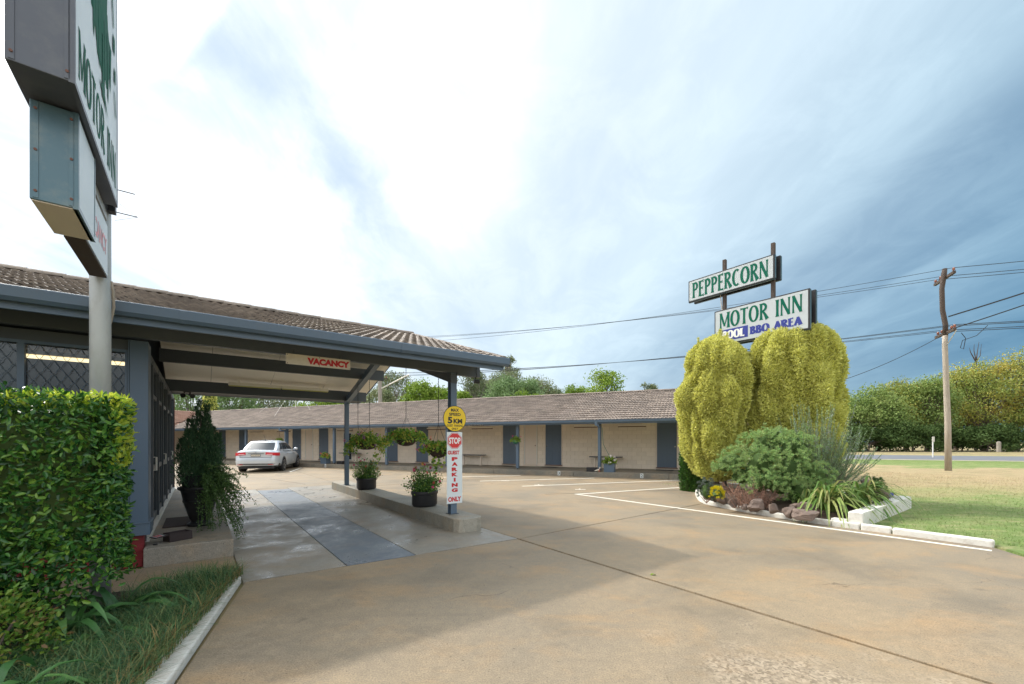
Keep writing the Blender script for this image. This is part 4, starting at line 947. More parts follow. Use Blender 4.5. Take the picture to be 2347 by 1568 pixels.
link('cable', MB().tube([(-.01, -.07, 2.84), (-.01, -.085, 2.75), (.02, -.085, 2.62), (.065, -.06, 2.5), (.082, -.03, 2.38)], .011, 8), 'wood_pole', ps)
link('cable', MB().tube([(.085, -.01, 3.44), (.105, .0, 3.2), (.09, -.01, 2.95), (.087, -.02, 2.75), (.10, -.02, 2.5), (.082, -.035, 2.31)], .012, 8), 'wood_pole', ps)
an = thing('antenna', 'two thin black antenna rods sticking out beside the pole sign', 'antenna', UV(-.60, 5.12, 3.45), ANG)
link('rod', MB().tube([(0, 0, 0), (.155, .0, 0)], .004, 6), 'wire_black', an); link('rod', MB().tube([(0, -.03, .19), (.14, -.03, .19)], .004, 6), 'wire_black', an)
link('guy_wire', MB().tube([(.155, 0, 0), (.03, .02, .09)], .0012, 4).tube([(.155, 0, 0), (.0, .02, -.07)], .0012, 4), 'wire_black', an); link('bracket', MB().box(-.04, .01, -.05, .03, -.02, .21), 'chain_dark', an)

# ================================================================== yard sign at right (x along -B, faces -u)
ys = thing('yard_sign', 'white PEPPERCORN MOTOR INN double board sign on two posts rising behind the golden conifers', 'sign', UV(11, 6.45, 0), ANG - R(90))
def yv(v): return 6.45 - v
def yboard(v0, v1, z0, z1):
    for y0, lab in ((0, 0), (.20, 1)):
        x0, x1 = yv(v0) + (.05 if lab else 0), yv(v1) + (.05 if lab else 0)
        link('board', MB().box(x0, x1, y0, y0 + .09, z0, z1), 'sign_black', ys, bevel=.004)
        if not lab: link('sign_face', MB().box(x0 + .03, x1 - .03, y0 - .004, y0, z0 + .03, z1 - .03), 'sign_face_dull', ys)
        else: link('sign_face', MB().box(x0 + .03, x1 - .03, y0 + .0901, y0 + .094, z0 + .03, z1 - .03), 'sign_face_dull', ys)
        link('board_edge', MB().box(x1 + .0, x1 + .012, y0 + .02, y0 + .07, z0 + .02, z1 - .02).box(x0, x1, y0 + .02, y0 + .07, z0 - .01, z0), 'sign_metal', ys)
yboard(6.45, 4.26, 5.29, 5.88); yboard(5.71, 3.54, 3.93, 4.85)
flared('PEPPERCORN', 'letter_green', ys, yv(5.355) , -.006, 5.585, 1.96, .42, 1.25)
flared('MOTOR INN', 'letter_green', ys, yv(4.62), -.006, 4.56, 1.92, .40, 1.15)
link('name_panel', MB().box(yv(5.54), yv(4.86), -.0065, -.0045, 4.02, 4.31), 'letter_blue', ys); flared('POOL', 'letter_white', ys, yv(5.215), -.009, 4.165, .56, .20, 1.8)
flared('BBQ AREA', 'letter_blue', ys, yv(4.25), -.006, 4.16, 1.12, .19, 1.8)
for v in (5.51, 4.34): link('post', MB().box(yv(v) - .04, yv(v) + .04, .095, .185, 0, 6.2), 'wood_dark', ys, bevel=.006)
link('conduit', MB().tube([(yv(5.62), .14, 5.3), (yv(5.60), .14, 5.05), (yv(5.57), .14, 4.85)], .012, 6), 'cream_paint', ys)

# ================================================================== silver sedan
car = thing('parked_car', 'silver sedan parked nose in before the motel doors', 'car', (-11.84 + .27, 19.95 - 1.02, 0), R(15.0))
st = [ # y, half width, z bottom, z deck/bonnet edge, z shoulder
 (0, .66, .36, .93, .86), (.03, .76, .30, .985, .89), (.10, .84, .27, 1.0, .90), (.25, .885, .25, 1.005, .905), (.55, .905, .23, 1.0, .91), (1.0, .915, .22, .985, .905), (1.8, .92, .22, .96, .89), (2.6, .92, .22, .95, .88), (3.2, .915, .22, .96, .87), (3.7, .905, .22, .93, .83), (4.2, .88, .23, .84, .76), (4.55, .80, .26, .74, .68), (4.72, .66, .32, .62, .58), (4.78, .50, .38, .55, .53)]
mb = MB(); rows = []
for y, w, zb, zd, zs in st:
    prof = [(0, zb), (w * .82, zb), (w * .95, zb + .04), (w * .985, zb + .15), (w, .52), (w * .995, .68), (w * .975, zs - .06), (w * .93, zs), (w * .84, (zs + zd) / 2 + .01), (w * .60, zd + .0), (0, zd + .02)]
    full = prof + [(-x, z) for x, z in prof[-2:0:-1]]; rows.append([len(mb.v) + i for i in range(len(full))]); mb.v += [(x, y, z) for x, z in full]
n_ = len(rows[0])
for a, b in zip(rows, rows[1:]):
    for i in range(n_): mb.f.append((a[i], a[(i + 1) % n_], b[(i + 1) % n_], b[i]))
mb.f.append(tuple(rows[0])); mb.f.append(tuple(reversed(rows[-1])))
body = link('body', mb, 'car_paint', car, smooth=True, bevel=.012)
def gh(t, s, h):
    """greenhouse side surface: t 0..1 rear to front, s side, h height 0..1"""
    yb, yt = .50 + t * 3.05, 1.25 + t * 1.45; wb = .80 - .10 * max(0, (.12 - t) / .12) - .10 * max(0, (t - .88) / .12); wt_ = .585 - .03 * abs(t - .5) * 2
    y = yb + (yt - yb) * h; zt = 1.40 + .035 * math.sin(math.pi * t); z = .955 + (zt - .955) * h; w = wb + (wt_ - wb) * h + .035 * math.sin(math.pi * h)
    return Vector((s * w, y, z))
mb = MB()
mb.grid(lambda a, b: gh(a, 1, b), 16, 6); mb.grid(lambda a, b: gh(1 - a, -1, b), 16, 6)
def endp(t, off=0): return lambda a, b: (lambda p, q: p.lerp(q, a) + Vector((0, (-1 if t == 0 else 1) * (.05 * math.sin(math.pi * a) + off), .0)))(gh(t, -1, b), gh(t, 1, b))
mb.grid(endp(0), 10, 6); mb.grid(lambda a, b: endp(1)(1 - a, b), 10, 6)
mb.grid(lambda a, b: (lambda p, q: p.lerp(q, b) + Vector((0, 0, .028 * math.sin(math.pi * b) )))(gh(a, 1, 1), gh(a, -1, 1)), 16, 8)
link('cabin', mb, 'car_paint', car, smooth=True)
link('rear_window', MB().grid(lambda a, b: Vector(endp(0, .008)(.08 + .84 * a, .12 + .76 * b)) + Vector((0, 0, .002)), 10, 6), 'car_glass', car, smooth=True)
link('windscreen', MB().grid(lambda a, b: endp(1, .008)(.92 - .84 * a, .10 + .80 * b), 10, 6), 'car_glass', car, smooth=True)
for s_ in (1, -1):
    for (t0, t1) in ((.09, .20), (.225, .50), (.52, .86)):
        link('side_window', MB().grid(lambda a, b: (lambda p: p + Vector((s_ * .007, 0, 0)))(gh((t0 + (t1 - t0) * a) if s_ > 0 else (t1 - (t1 - t0) * a), s_, .16 + .66 * b)), 6, 4), 'car_glass', car)
    link('tail_light', MB().grid(lambda a, b: (s_ * np.interp(a, [0, .45, .7, .85, 1], [.40, .70, .80, .862, .905]), np.interp(a, [0, .45, .7, .85, 1], [-.012, -.008, .045, .14, .34]), .74 + (.05 * (1 - a)) + b * (.15 - .03 * (1 - a))), 12, 3) if s_ < 0 else MB().grid(lambda a, b: (s_ * np.interp(1 - a, [0, .45, .7, .85, 1], [.40, .70, .80, .862, .905]), np.interp(1 - a, [0, .45, .7, .85, 1], [-.012, -.008, .045, .14, .34]), .74 + (.05 * a) + b * (.15 - .03 * a)), 12, 3), 'tail_red', car)
    link('tail_light_strip', MB().box(min(s_ * .44, s_ * .68), max(s_ * .44, s_ * .68), -.018, -.0125, .80, .835), 'tail_clear', car)
    mr = link('mirror', MB().tube([(s_ * .86, 3.02, .98), (s_ * .93, 2.99, 1.0), (s_ * 1.0, 2.95, 1.03), (s_ * 1.08, 2.93, 1.035)], [.025, .05, .075, .05], 12), 'car_paint', car, smooth=True)
    for y in (1.55, 2.62): link('door_handle', MB().box(min(s_ * .905, s_ * .935), max(s_ * .905, s_ * .935), y, y + .19, .80, .825), 'chrome', car)
    for y in (1.03, 3.84):
        link('wheel_arch', MB().disc((s_ * .84, y, .33), (s_, 0, 0), .365, 28, .085), 'car_black', car)
        wh = link('wheel', MB().tube([(s_ * .70, y, .325), (s_ * .72, y, .325), (s_ * .91, y, .325), (s_ * .93, y, .325)], [.30, .325, .325, .30], 32), 'rubber', car)
        rim = MB().disc((s_ * .925, y, .325), (s_, 0, 0), .215, 28, .006)
        link('rim', rim, 'alloy', wh)
        for k in range(7):
            a = 2 * math.pi * k / 7; link('wheel_gap', MB().quad(*[(s_ * .9325, y + rr * math.cos(a + d), .325 + rr * math.sin(a + d)) for rr, d in ((.06, -.25), (.19, -.26), (.19, .26), (.06, .25))]), 'car_black', wh)
link('bumper', MB().grid(lambda a, b: (np.interp(a, [0, .06, .15, .3, .7, .85, .94, 1], [-.905, -.86, -.78, -.60, .60, .78, .86, .905]), np.interp(a, [0, .06, .15, .3, .7, .85, .94, 1], [.42, .16, .03, -.045, -.045, .03, .16, .42]) - .012 * math.sin(math.pi * b), .40 + .26 * b), 24, 4), 'car_paint', car, smooth=True)
link('valance', MB().grid(lambda a, b: (np.interp(a, [0, .06, .15, .3, .7, .85, .94, 1], [-.90, -.85, -.77, -.60, .60, .77, .85, .90]), np.interp(a, [0, .06, .15, .3, .7, .85, .94, 1], [.42, .17, .04, -.03, -.03, .04, .17, .42]) + .10 * (1 - b), .26 + .14 * b), 24, 2), 'car_black', car)
link('underbody', MB().box(-.72, .72, .12, 4.5, .17, .30).tube([(-.45, .05, .27), (-.45, .6, .27)], .035, 8), 'car_black', car)
link('boot_lid_seam', MB().box(-.62, .62, -.010, -.004, .672, .680).box(-.63, -.622, -.010, -.004, .672, .93).box(.622, .63, -.010, -.004, .672, .93), 'car_black', car)
link('trim_bar', MB().box(-.30, .34, -.022, -.005, .845, .862), 'car_black', car)
npl = link('number_plate', MB().box(-.19, .19, -.022, -.004, .72, .825), 'letter_black', car); link('plate_face', MB().box(-.175, .175, -.0235, -.0222, .735, .81), 'sign_cream', npl)
lettering('CQ UH 62', 'letter_black', npl, 0, -.0245, .772, .30, .05, .01)
link('badge', MB().tube([(-.035, -.008, .895), (0, -.012, .925), (.035, -.008, .895)], .006, 4).tube([(-.035, -.008, .875), (0, -.012, .905), (.035, -.008, .875)], .006, 4), 'chrome', car)
link('aerial', MB().tube([(0, 1.45, 1.47), (0, 1.15, 1.72)], .005, 5).box(-.02, .02, 1.40, 1.50, 1.455, 1.48), 'car_black', car)
for s_ in (-1, 1): link('reflector', MB().box(s_ * .62 - .11, s_ * .62 + .11, -.036, -.028, .345, .365), 'tail_red', car)

# ================================================================== poles and wires
def xy(x, y_, Y): return ((x - 1173.5) / 961 * Y, Y, 1.4 + (1012 - y_) / 961 * Y)
up = thing('power_pole', 'tall weathered wooden power pole with two crossarms standing on the lawn', 'pole', (20.6, 19.8, 0), 0)
link('pole', MB().tube([(0, 0, 0), (-.02, 0, 2.2), (-.10, 0, 4.3), (-.16, 0, 6.0), (-.14, 0, 6.4)], [.128, .118, .108, .10, .10], 14), 'wood_pole', up, smooth=True)
link('pole_top', MB().tube([(-.14, 0, 6.402), (-.13, 0, 6.9), (-.27, 0, 7.6), (-.30, 0, 8.6), (-.20, 0, 9.3), (-.16, 0, 9.55)], [.10, .10, .095, .095, .105, .09], 14), 'wood_dark', up, smooth=True)  # darker than the lower pole: backlit tone put into the wood colour
ARM = Vector((S24, C24, 0))
def cross(z, c, w, tag_, ins, x0=-.18):
    cc = Vector((x0, -.19, z)); mb = MB()
    a, b = cc - ARM * c, cc + ARM * w; pp = Vector((-ARM.y, ARM.x, 0)) * .05
    mb.v = [tuple(a - pp + Vector((0, 0, -.06))), tuple(b - pp + Vector((0, 0, -.06))), tuple(b + pp + Vector((0, 0, -.06))), tuple(a + pp + Vector((0, 0, -.06))), tuple(a - pp + Vector((0, 0, .06))), tuple(b - pp + Vector((0, 0, .06))), tuple(b + pp + Vector((0, 0, .06))), tuple(a + pp + Vector((0, 0, .06)))]
    mb.f = [(0, 3, 2, 1), (4, 5, 6, 7), (0, 1, 5, 4), (1, 2, 6, 5), (2, 3, 7, 6), (3, 0, 4, 7)]
    link('crossarm', mb, 'wood_dark', up); out = []
    for d in ins:
        p = cc + ARM * d; link('insulator', MB().lathe([(.02, .06), (.02, .10), (.055, .11), (.06, .15), (.035, .16), (.05, .19), (.03, .23)], 10, tuple(p)), 'porcelain', up); out.append(Vector((20.6, 19.8, 0)) + p + Vector((0, 0, .22)))
    return out
t3 = cross(9.15, .50, 1.25, 'top', (1.18, .72, -.42)); t4 = cross(6.52, .55, 1.15, 'low', (.95, .6, -.25, -.5))
link('brace', MB().tube([tuple(Vector((-.18, -.19, 9.1)) + ARM * .7), (-.25, -.05, 8.6)], .02, 5).tube([tuple(Vector((-.18, -.19, 6.45)) - ARM * .65), (-.14, -.05, 5.9)], .02, 5).tube([tuple(Vector((-.18, -.19, 6.45)) + ARM * .6), (-.14, -.05, 5.9)], .02, 5), 'galvanised', up)
fp = thing('power_pole', 'thin pale power pole with a small crossarm behind the motel roof, seen below the canopy', 'pole', (-10.57, 33.6, 0), 0)
link('pole', MB().tube([(0, 0, 0), (0, 0, 9.3)], [.19, .14], 10), 'bark_pale', fp)
ft = []; fl = []
for z, L, lst in ((9.15, 1.1, ft), (6.5, 1.0, fl)):
    mb = MB().tube([tuple(-ARM * L + Vector((0, -.2, z))), tuple(ARM * L + Vector((0, -.2, z)))], .055, 4); link('crossarm', mb, 'wood_dark', fp)
    for d in ((-1.05, -.6, .9) if z > 8 else (-1.0, -.6, .45, .8)):
        p = ARM * d + Vector((0, -.2, z + .05)); link('insulator', MB().lathe([(.02, 0), (.055, .06), (.03, .16)], 8, tuple(p)), 'porcelain', fp); lst.append(Vector((-10.57, 33.6, .16)) + p)
link('strut', MB().tube([(0, 0, 5.6), (2.6, -1.1, 6.6)], .05, 6), 'white_trim', fp)
def wire(a, b, sag, r, label, n=22, grp='power lines between the poles'):
    pts = [Vector(a).lerp(Vector(b), k / n) - Vector((0, 0, sag * 4 * (k / n) * (1 - k / n))) for k in range(n + 1)]
    o = link('power_line', MB().tube(pts, r, 4, False), 'wire_black'); tag(o, label, 'wire', grp)
nmT = ['lowest of the three high wires from pole top to the left', 'middle of the three high wires from pole top to the left', 'topmost wire running left from the power pole']
for i in range(3): wire(t3[i], ft[i], .55, .011, nmT[i])
nmL = ['lowest low wire running left from the lower crossarm', 'second lowest wire running left from the lower crossarm', 'second highest wire running left from the lower crossarm', 'highest wire running left from the lower crossarm']
for i in range(4): wire(t4[i], fl[i], .45, .013, nmL[i])
far = Vector((34 * C24, -34 * S24, 0)) * 1.0
for i in range(3): wire(t3[i], t3[i] + far + Vector((0, 0, .35)), .5, .014, nmT[i].replace('to the left', 'out of the right edge').replace('running left', 'running right'))
for i in range(4): wire(t4[i], t4[i] + far + Vector((0, 0, .2)), .45, .016, nmL[i].replace('left', 'right'))
pp_ = Vector((20.6 - .15, 19.8 - .15, 7.1))
for i, (z, r_, e, lb) in enumerate(((7.25, .035, (24.2, 13.6, 8.15 + 1.6), 'thick black service cable rising to the right from the pole'), (6.62, .028, (24.0, 13.2, 8.15 + 1.25), 'second thick black service cable rising to the right from the pole'))):
    wire((20.45, 19.65, z), (20.45 + (e[0] - 20.45) * 2.5, 19.65 + (e[1] - 19.65) * 2.5 * .55, z + (e[2] - z) * 1.6), .25, r_, lb, 20, 'service cables')
wire((20.35, 19.6, 6.5), (13.5, 20.3, 3.7), .35, .014, 'single thin wire dropping down left from the lower crossarm behind the conifer', 16, 'service cables')
o = link('cable_loop', MB().tube([(20.9, 19.5, 6.45), (21.1, 19.5, 6.2), (21.0, 19.5, 5.7), (20.85, 19.5, 5.75), (20.95, 19.5, 6.1), (21.5, 19.4, 6.3), (21.9, 19.3, 6.75)], .014, 5, False), 'wire_black'); tag(o, 'loops of spare black cable hanging beside the power pole', 'cable')
mk = thing('marker_post', 'thin white roadside marker post with a small sign at the road edge', 'post', (-.0, 0, 0), 0)
mk.location = ((2138 - 1173.5) / 961 * 36, 36, .02); link('post', MB().tube([(0, 0, 0), (0, 0, 1.75)], .045, 8), 'white_trim', mk); link('plate', MB().box(-.10, .10, -.06, -.05, 1.35, 1.80), 'sign_cream', mk)
o = link('bollard', MB().lathe([(.22, 0), (.22, 1.25), (.12, 1.35)], 12), 'bark_pale'); o.location = ((2289 - 1173.5) / 961 * 54.5, 54.5, .04); tag(o, 'pale grey post stump standing under the trees beyond the road', 'post')
# ================================================================== foliage palettes
leafmat('hedge_leaf', [(.013, .055, .014), (.025, .10, .020), (.042, .145, .025), (.075, .205, .03), (.13, .27, .035), (.20, .33, .045)], .32, .22, .5)
leafmat('hedge_new', [(.30, .46, .04), (.46, .60, .05), (.60, .66, .08), (.50, .58, .06)], .35, .5, .5)  # young leaf colour, with the backlit glow of the hedge top mixed in
leafmat('low_leaf', [(.06, .15, .02), (.12, .24, .03), (.20, .30, .04), (.24, .14, .06)], .4, .3)
leafmat('strap_leaf', [(.05, .15, .045), (.08, .20, .055), (.13, .27, .07)], .38, .25, .5)
leafmat('strap_light', [(.16, .27, .05), (.10, .20, .045), (.26, .34, .09), (.42, .40, .15)], .4, .3, .4)
leafmat('mondo_blade', [(.03, .085, .042), (.05, .13, .055), (.08, .18, .065), (.13, .22, .075), (.26, .24, .09)], .5, .2, .3)
leafmat('mondo_dry', [(.40, .24, .09), (.30, .19, .08), (.14, .15, .05), (.46, .32, .15)], .6, .2, .2)
leafmat('gold_frond', [(.38, .40, .09), (.58, .58, .15), (.75, .73, .22), (.66, .66, .20), (.46, .49, .13)], .6, .3, .2, .45, 2.2)
leafmat('gold_core', [(.32, .32, .08), (.34, .33, .09)], .8, 0, .1)
leafmat('green_frond', [(.03, .09, .02), (.06, .15, .025), (.09, .19, .03)], .6, .15, .2)
leafmat('feather', [(.17, .32, .12), (.24, .43, .15), (.33, .50, .19), (.42, .47, .16), (.28, .46, .20), (.48, .38, .20)], .6, .2, .2, .4, 2.5)
leafmat('rosemary', [(.18, .29, .13), (.26, .38, .19), (.36, .46, .27)], .6, .1, .2)
leafmat('blossom_blue', [(.42, .42, .62), (.5, .5, .62)], .6, .1, .2)
leafmat('lavender', [(.12, .16, .12), (.19, .22, .18)], .6, .1, .2)
leafmat('yellow_leaf', [(.62, .52, .01), (.72, .62, .02), (.5, .46, .02)], .5, .3, .3)
leafmat('conifer_dark', [(.035, .085, .045), (.055, .12, .055), (.085, .165, .07)], .6, .12, .2)
leafmat('small_leaf', [(.05, .11, .03), (.08, .16, .045), (.13, .22, .06)], .4, .2, .4)
leafmat('geranium', [(0.084, 0.202, 0.034), (0.151, 0.319, 0.050), (0.252, 0.420, 0.059), (0.370, 0.470, 0.067), (0.571, 0.470, 0.101)], .5, .3, .3)
leafmat('rose_leaf', [(0.038, 0.120, 0.030), (0.075, 0.195, 0.038), (0.150, 0.285, 0.045), (0.255, 0.375, 0.060)], .4, .25, .4)
leafmat('gum_leaf', [(0.101, 0.144, 0.071), (0.159, 0.208, 0.101), (0.245, 0.273, 0.144), (0.287, 0.287, 0.159)], .6, .25, .2, .5, .5)
leafmat('bright_leaf', [(.10, .18, .02), (.17, .27, .035), (.26, .36, .06), (.32, .40, .09)], .6, .35, .2, .45, .6)
leafmat('willow_leaf', [(0.124, 0.207, 0.083), (0.193, 0.290, 0.124), (0.276, 0.373, 0.166)], .6, .3, .2, .4, .5)
leafmat('autumn_leaf', [(.15, .21, .05), (.22, .29, .07), (.30, .33, .08), (.46, .40, .09), (.60, .44, .10)], .6, .3, .2, .65, .28)
leafmat('tree_green', [(.13, .20, .055), (.20, .29, .08), (.28, .36, .11), (.38, .42, .13)], .6, .3, .2, .5, .35)
leafmat('scrub_leaf', [(0.048, 0.084, 0.026), (0.072, 0.120, 0.036), (0.108, 0.156, 0.048)], .7, .15, .1, .4, .5)

def child(parent, name, V, F, m, stuff=False, loc=None):
    o = link(name, npmesh(name, V, F), m, parent)
    if loc is not None: o.location = loc
    if stuff: o['kind'] = 'stuff'
    return o

# ------------------------------------------------------------------ hedge (u -2.2..-.42, v 4.0..4.85, z .3..1.77)
hd = thing('hedge', 'dense clipped green hedge with yellow-green new growth on top beside the tall pole', 'hedge', UV(-1.3, 4.43, 0), ANG)
U0, U1, V0, V1, Z0, Z1 = -2.3, -.47, 4.02, 4.85, .16, 1.70
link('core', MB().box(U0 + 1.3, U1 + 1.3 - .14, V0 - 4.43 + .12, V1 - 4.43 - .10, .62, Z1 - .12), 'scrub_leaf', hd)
link('stem', MB().tube([(.40, .18, 0), (.42, .15, .8)], .012, 6).tube([(.2, 0, 0), (.24, .03, .8)], .022, 6).tube([(-.2, .02, 0), (-.15, 0, .8)], .02, 6), 'bark', hd)
def hedge_pts(n, seed):
    r = np.random.default_rng(seed); af, ae, at, ab = (U1 - U0) * (Z1 - Z0), (V1 - V0) * (Z1 - Z0), (U1 - U0) * (V1 - V0), .5 * (U1 - U0) * (V1 - V0)
    k = r.choice(4, n, p=np.array([af, ae, at, ab]) / (af + ae + at + ab)); a, b, d = r.random(n), r.random(n), r.random(n) ** 1.6 * .15
    P = np.zeros((n, 3)); N = np.zeros((n, 3))
    m = k == 0; P[m] = np.stack([U0 + a[m] * (U1 - U0), V0 + d[m], Z0 + b[m] * (Z1 - Z0)], 1); N[m] = (0, -1, 0)
    m = k == 1; P[m] = np.stack([U1 - d[m], V0 + a[m] * (V1 - V0), Z0 + b[m] * (Z1 - Z0)], 1); N[m] = (1, 0, 0)
    m = k == 2; P[m] = np.stack([U0 + a[m] * (U1 - U0), V0 + b[m] * (V1 - V0), Z1 - d[m]], 1); N[m] = (0, 0, 1)
    m = k == 3; P[m] = np.stack([U0 + a[m] * (U1 - U0), V0 + b[m] * (V1 - V0), Z0 + d[m] * 1.5], 1); N[m] = (.3, -.5, -.6)
    P += N * (.065 * vnoise(P * 3.2, 3) + .03 * vnoise(P * 8, 5))[:, None]
    low = np.clip((.55 - P[:, 2]) / .5, 0, 1); keep = r.random(n) > low * .5 * (1 + vnoise(P * 4, 9))
    # undercut at the right: the hedge is open near the pole foot
    keep &= ~((P[:, 0] > -.92) & (P[:, 2] < .43 + .12 * vnoise(P * 5, 4)))
    P += unit(P - np.array([0, 4.4, 1.0])) * 0; P += r.normal(size=P.shape) * .008
    P -= np.array([-1.3, 4.43, 0]); return P[keep], N[keep]
P, N = hedge_pts(20000, 11); n = len(P); D = N * .55 + rvec(n) * .75 + np.array([0, 0, .22])
Wn = unit(N + rvec(n) * .7 + np.array([0, 0, .3])); L = rng.uniform(.030, .062, n)

xn = 3200; XP = np.stack([rng.uniform(-1.9, -.62, xn), V0 + rng.uniform(-.03, .18, xn), rng.uniform(.26, .80, xn)], 1) - np.array([-1.3, 4.43, 0]); XN = np.tile(np.array([[0, -1., 0]]), (xn, 1))
P = np.concatenate([P, XP]); N = np.concatenate([N, XN]); n = len(P); L = rng.uniform(.030, .062, n); D = N * .55 + rvec(n) * .75 + np.array([0, 0, .1]); Wn = unit(N + rvec(n) * .7 + np.array([0, 0, .3]))
V, F = leaves(P, D, Wn, L, L * .44, 'leaf', .22)
camd = np.linalg.norm(V[:, 0] + 0 - (np.array([0, 0, 1.4]) * 0), axis=1)
vis = np.where((N[:, 1] < -.5) & (P[:, 0] > .25) & (P[:, 1] < -.36))[0][:260]
msk = np.ones(n, bool); msk[vis] = False
child(hd, 'foliage', V[msk], F, 'hedge_leaf', True)
for i in vis:
    me = bpy.data.meshes.new('leaf'); me.from_pydata([tuple(x) for x in V[i]], [], F); link('leaf', me, 'hedge_leaf', hd)
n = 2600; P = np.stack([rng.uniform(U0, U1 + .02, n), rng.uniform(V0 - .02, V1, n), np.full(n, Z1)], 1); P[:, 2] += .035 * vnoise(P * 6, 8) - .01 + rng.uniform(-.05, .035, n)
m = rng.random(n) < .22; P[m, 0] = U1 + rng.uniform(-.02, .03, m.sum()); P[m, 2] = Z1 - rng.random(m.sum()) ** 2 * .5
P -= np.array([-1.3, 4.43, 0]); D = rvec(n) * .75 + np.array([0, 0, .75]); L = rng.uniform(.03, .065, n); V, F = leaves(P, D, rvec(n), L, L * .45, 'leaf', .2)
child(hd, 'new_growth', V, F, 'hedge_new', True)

# ------------------------------------------------------------------ bed: soil, mondo grass, strap plants, low shrub
soil_pts = [(-6, 5.3), (-.75, 5.26), (.30, 4.98), (-.24, 3.16), (-1.08, .3), (-2, -2.5), (-6, -2.5)]
struct('bed_soil', MB().prism([UV(*p)[:2] for p in soil_pts], -.1, .03), 'soil', 'dark mulch of the garden bed below the hedge')
def blades(n, region, seed, hmin, hmax, w, edge=None):
    r = np.random.default_rng(seed); out = []; P = []
    while len(P) < n:
        q = r.uniform((region[0], region[2]), (region[1], region[3])); ke = edge(q, r)
        if ke: P.append((q[0], q[1]))
    P = np.array(P); a = r.uniform(0, 2 * np.pi, n); ln = r.uniform(hmin, hmax, n); lean = r.uniform(.45, 1.15, n)
    out = []; base = np.stack([P[:, 0], P[:, 1], np.full(n, .03)], 1); dxy = np.stack([np.cos(a), np.sin(a), np.zeros(n)], 1); sd = np.stack([-np.sin(a), np.cos(a), np.zeros(n)], 1)
    cl = vnoise(base * 3.5, 2)[:, None]; rings = []
    for k, t in enumerate((0, .35, .7, 1.0)):
        up = np.array([0, 0, 1]) * (ln * (t - .55 * lean * t * t))[:, None]; c = base + up + dxy * (ln * lean * t * t * .85)[:, None]
        c[:, 2] += .03 * cl[:, 0] * t; ww = w * (1 - .8 * t); rings += [c - sd * ww, c + sd * ww]
    return np.stack(rings, 1), [(0, 1, 3, 2), (2, 3, 5, 4), (4, 5, 7, 6)]
def kx(v): return -.24 + (v - 3.16) * (.54 / 1.82) if v > 3.16 else -.24 - (3.16 - v) * .29
def edge(q, r):
    u, v = q; d = kx(v) + .03 - u
    if d < 0 or v > 5.14 + .06 * math.sin(u * 9): return False
    wid = .95 if v < 3.9 else .95 - (v - 3.9) * .25
    return d < wid * r.uniform(.6, 1.15)
V, F = blades(17000, (-1.5, .42, 2.0, 5.2), 21, .14, .30, .0027, edge)
u_ = V[:, 0, 0]; v_ = V[:, 0, 1]; d_ = np.array([kx(v) for v in v_]) - u_; dry = rng.random(len(V)) < np.clip(.34 - d_ * 3.5, .015, .34)
V2 = V.copy(); V2 = V2 @ np.array([[A.x, A.y, 0], [B.x, B.y, 0], [0, 0, 1.0]])
mg = thing('mondo_grass', 'fine mondo grass spilling over the white kerb at the lower left', 'grass', (0, 0, 0)); bpy.data.objects.remove(mg)
o = link('mondo_grass', npmesh('mondo_grass', V2[~dry], F), 'mondo_blade'); tag(o, 'fine dark green mondo grass filling the bed behind the white kerb', 'grass', kind='stuff')
o = link('dry_grass', npmesh('dry_grass', V2[dry], F), 'mondo_dry'); tag(o, 'tan dry blades among the mondo grass along the white kerb', 'grass', kind='stuff')
def strap(r, ang, L, w, lean, twist=0., base=(0, 0, 0), n=7, droop=1.0):
    """one arching strap leaf with a folded midrib"""
    mb = MB(); d = Vector((math.cos(ang), math.sin(ang), 0)); s = Vector((-d.y, d.x, 0)); b = Vector(base)
    for k in range(n + 1):
        t = k / n; h = L * (math.sin(min(1, t * 1.15) * math.pi * .5) * (1 - lean * .5) - droop * lean * .62 * t * t * t); c = b + d * (L * lean * (.25 * t + .75 * t ** 1.6)) + Vector((0, 0, h))
        ww = w * (.75 + .9 * t - 1.55 * t * t * t) * (1 if t < .98 else .25); tw = twist * t; sv = (s * math.cos(tw) + Vector((0, 0, 1)) * math.sin(tw)) * ww * .5
        mb.v += [tuple(c - sv), tuple(c - Vector((0, 0, ww * .18))), tuple(c + sv)]
    for k in range(n):
        a = 3 * k; mb.f += [(a, a + 1, a + 4, a + 3), (a + 1, a + 2, a + 5, a + 4)]
    return mb
def strap_plant(name, label, loc, n, L, w, m, seed, spread=.08, lean=(.35, 1.0), arc_=(0, 360), droop=1., cat='plant'):
    s = thing(name, label, cat, loc); r = random.Random(seed)
    for i in range(n):
        a = R(r.uniform(*arc_)); l = L * r.uniform(.7, 1.1); o = link('leaf', strap(r, a, l, w * r.uniform(.8, 1.15), r.uniform(*lean), r.uniform(-.5, .5), (r.uniform(-spread, spread), r.uniform(-spread, spread), 0), droop=droop), m, s, smooth=True)
    return s
def P2(x, y_, z=.03):
    Y = (1.4 - z) * 961 / (y_ - 1012); return Vector(((x - 1173.5) / 961 * Y, Y, z))
strap_plant('strap_leaf_plant', 'clump of broad dark strap leaves at the foot of the tall pole', P2(268, 1425), 18, .58, .05, 'strap_leaf', 1, .06, (.6, 1.15))
strap_plant('strap_leaf_plant', 'clump of dark strap leaves under the left side of the hedge', P2(150, 1475), 15, .52, .05, 'strap_leaf', 2, .06, (.6, 1.15))
strap_plant('strap_leaf_plant', 'clump of drooping strap leaves in the mulch before the hedge', P2(215, 1480), 11, .46, .05, 'strap_leaf', 7, .05, (.9, 1.25), (180, 400))
s = strap_plant('strap_leaf_plant', 'big strap leaf plant reaching in from the lower left corner', P2(-60, 1700), 18, .62, .055, 'strap_leaf', 5, .07, (.7, 1.2), (-40, 150))
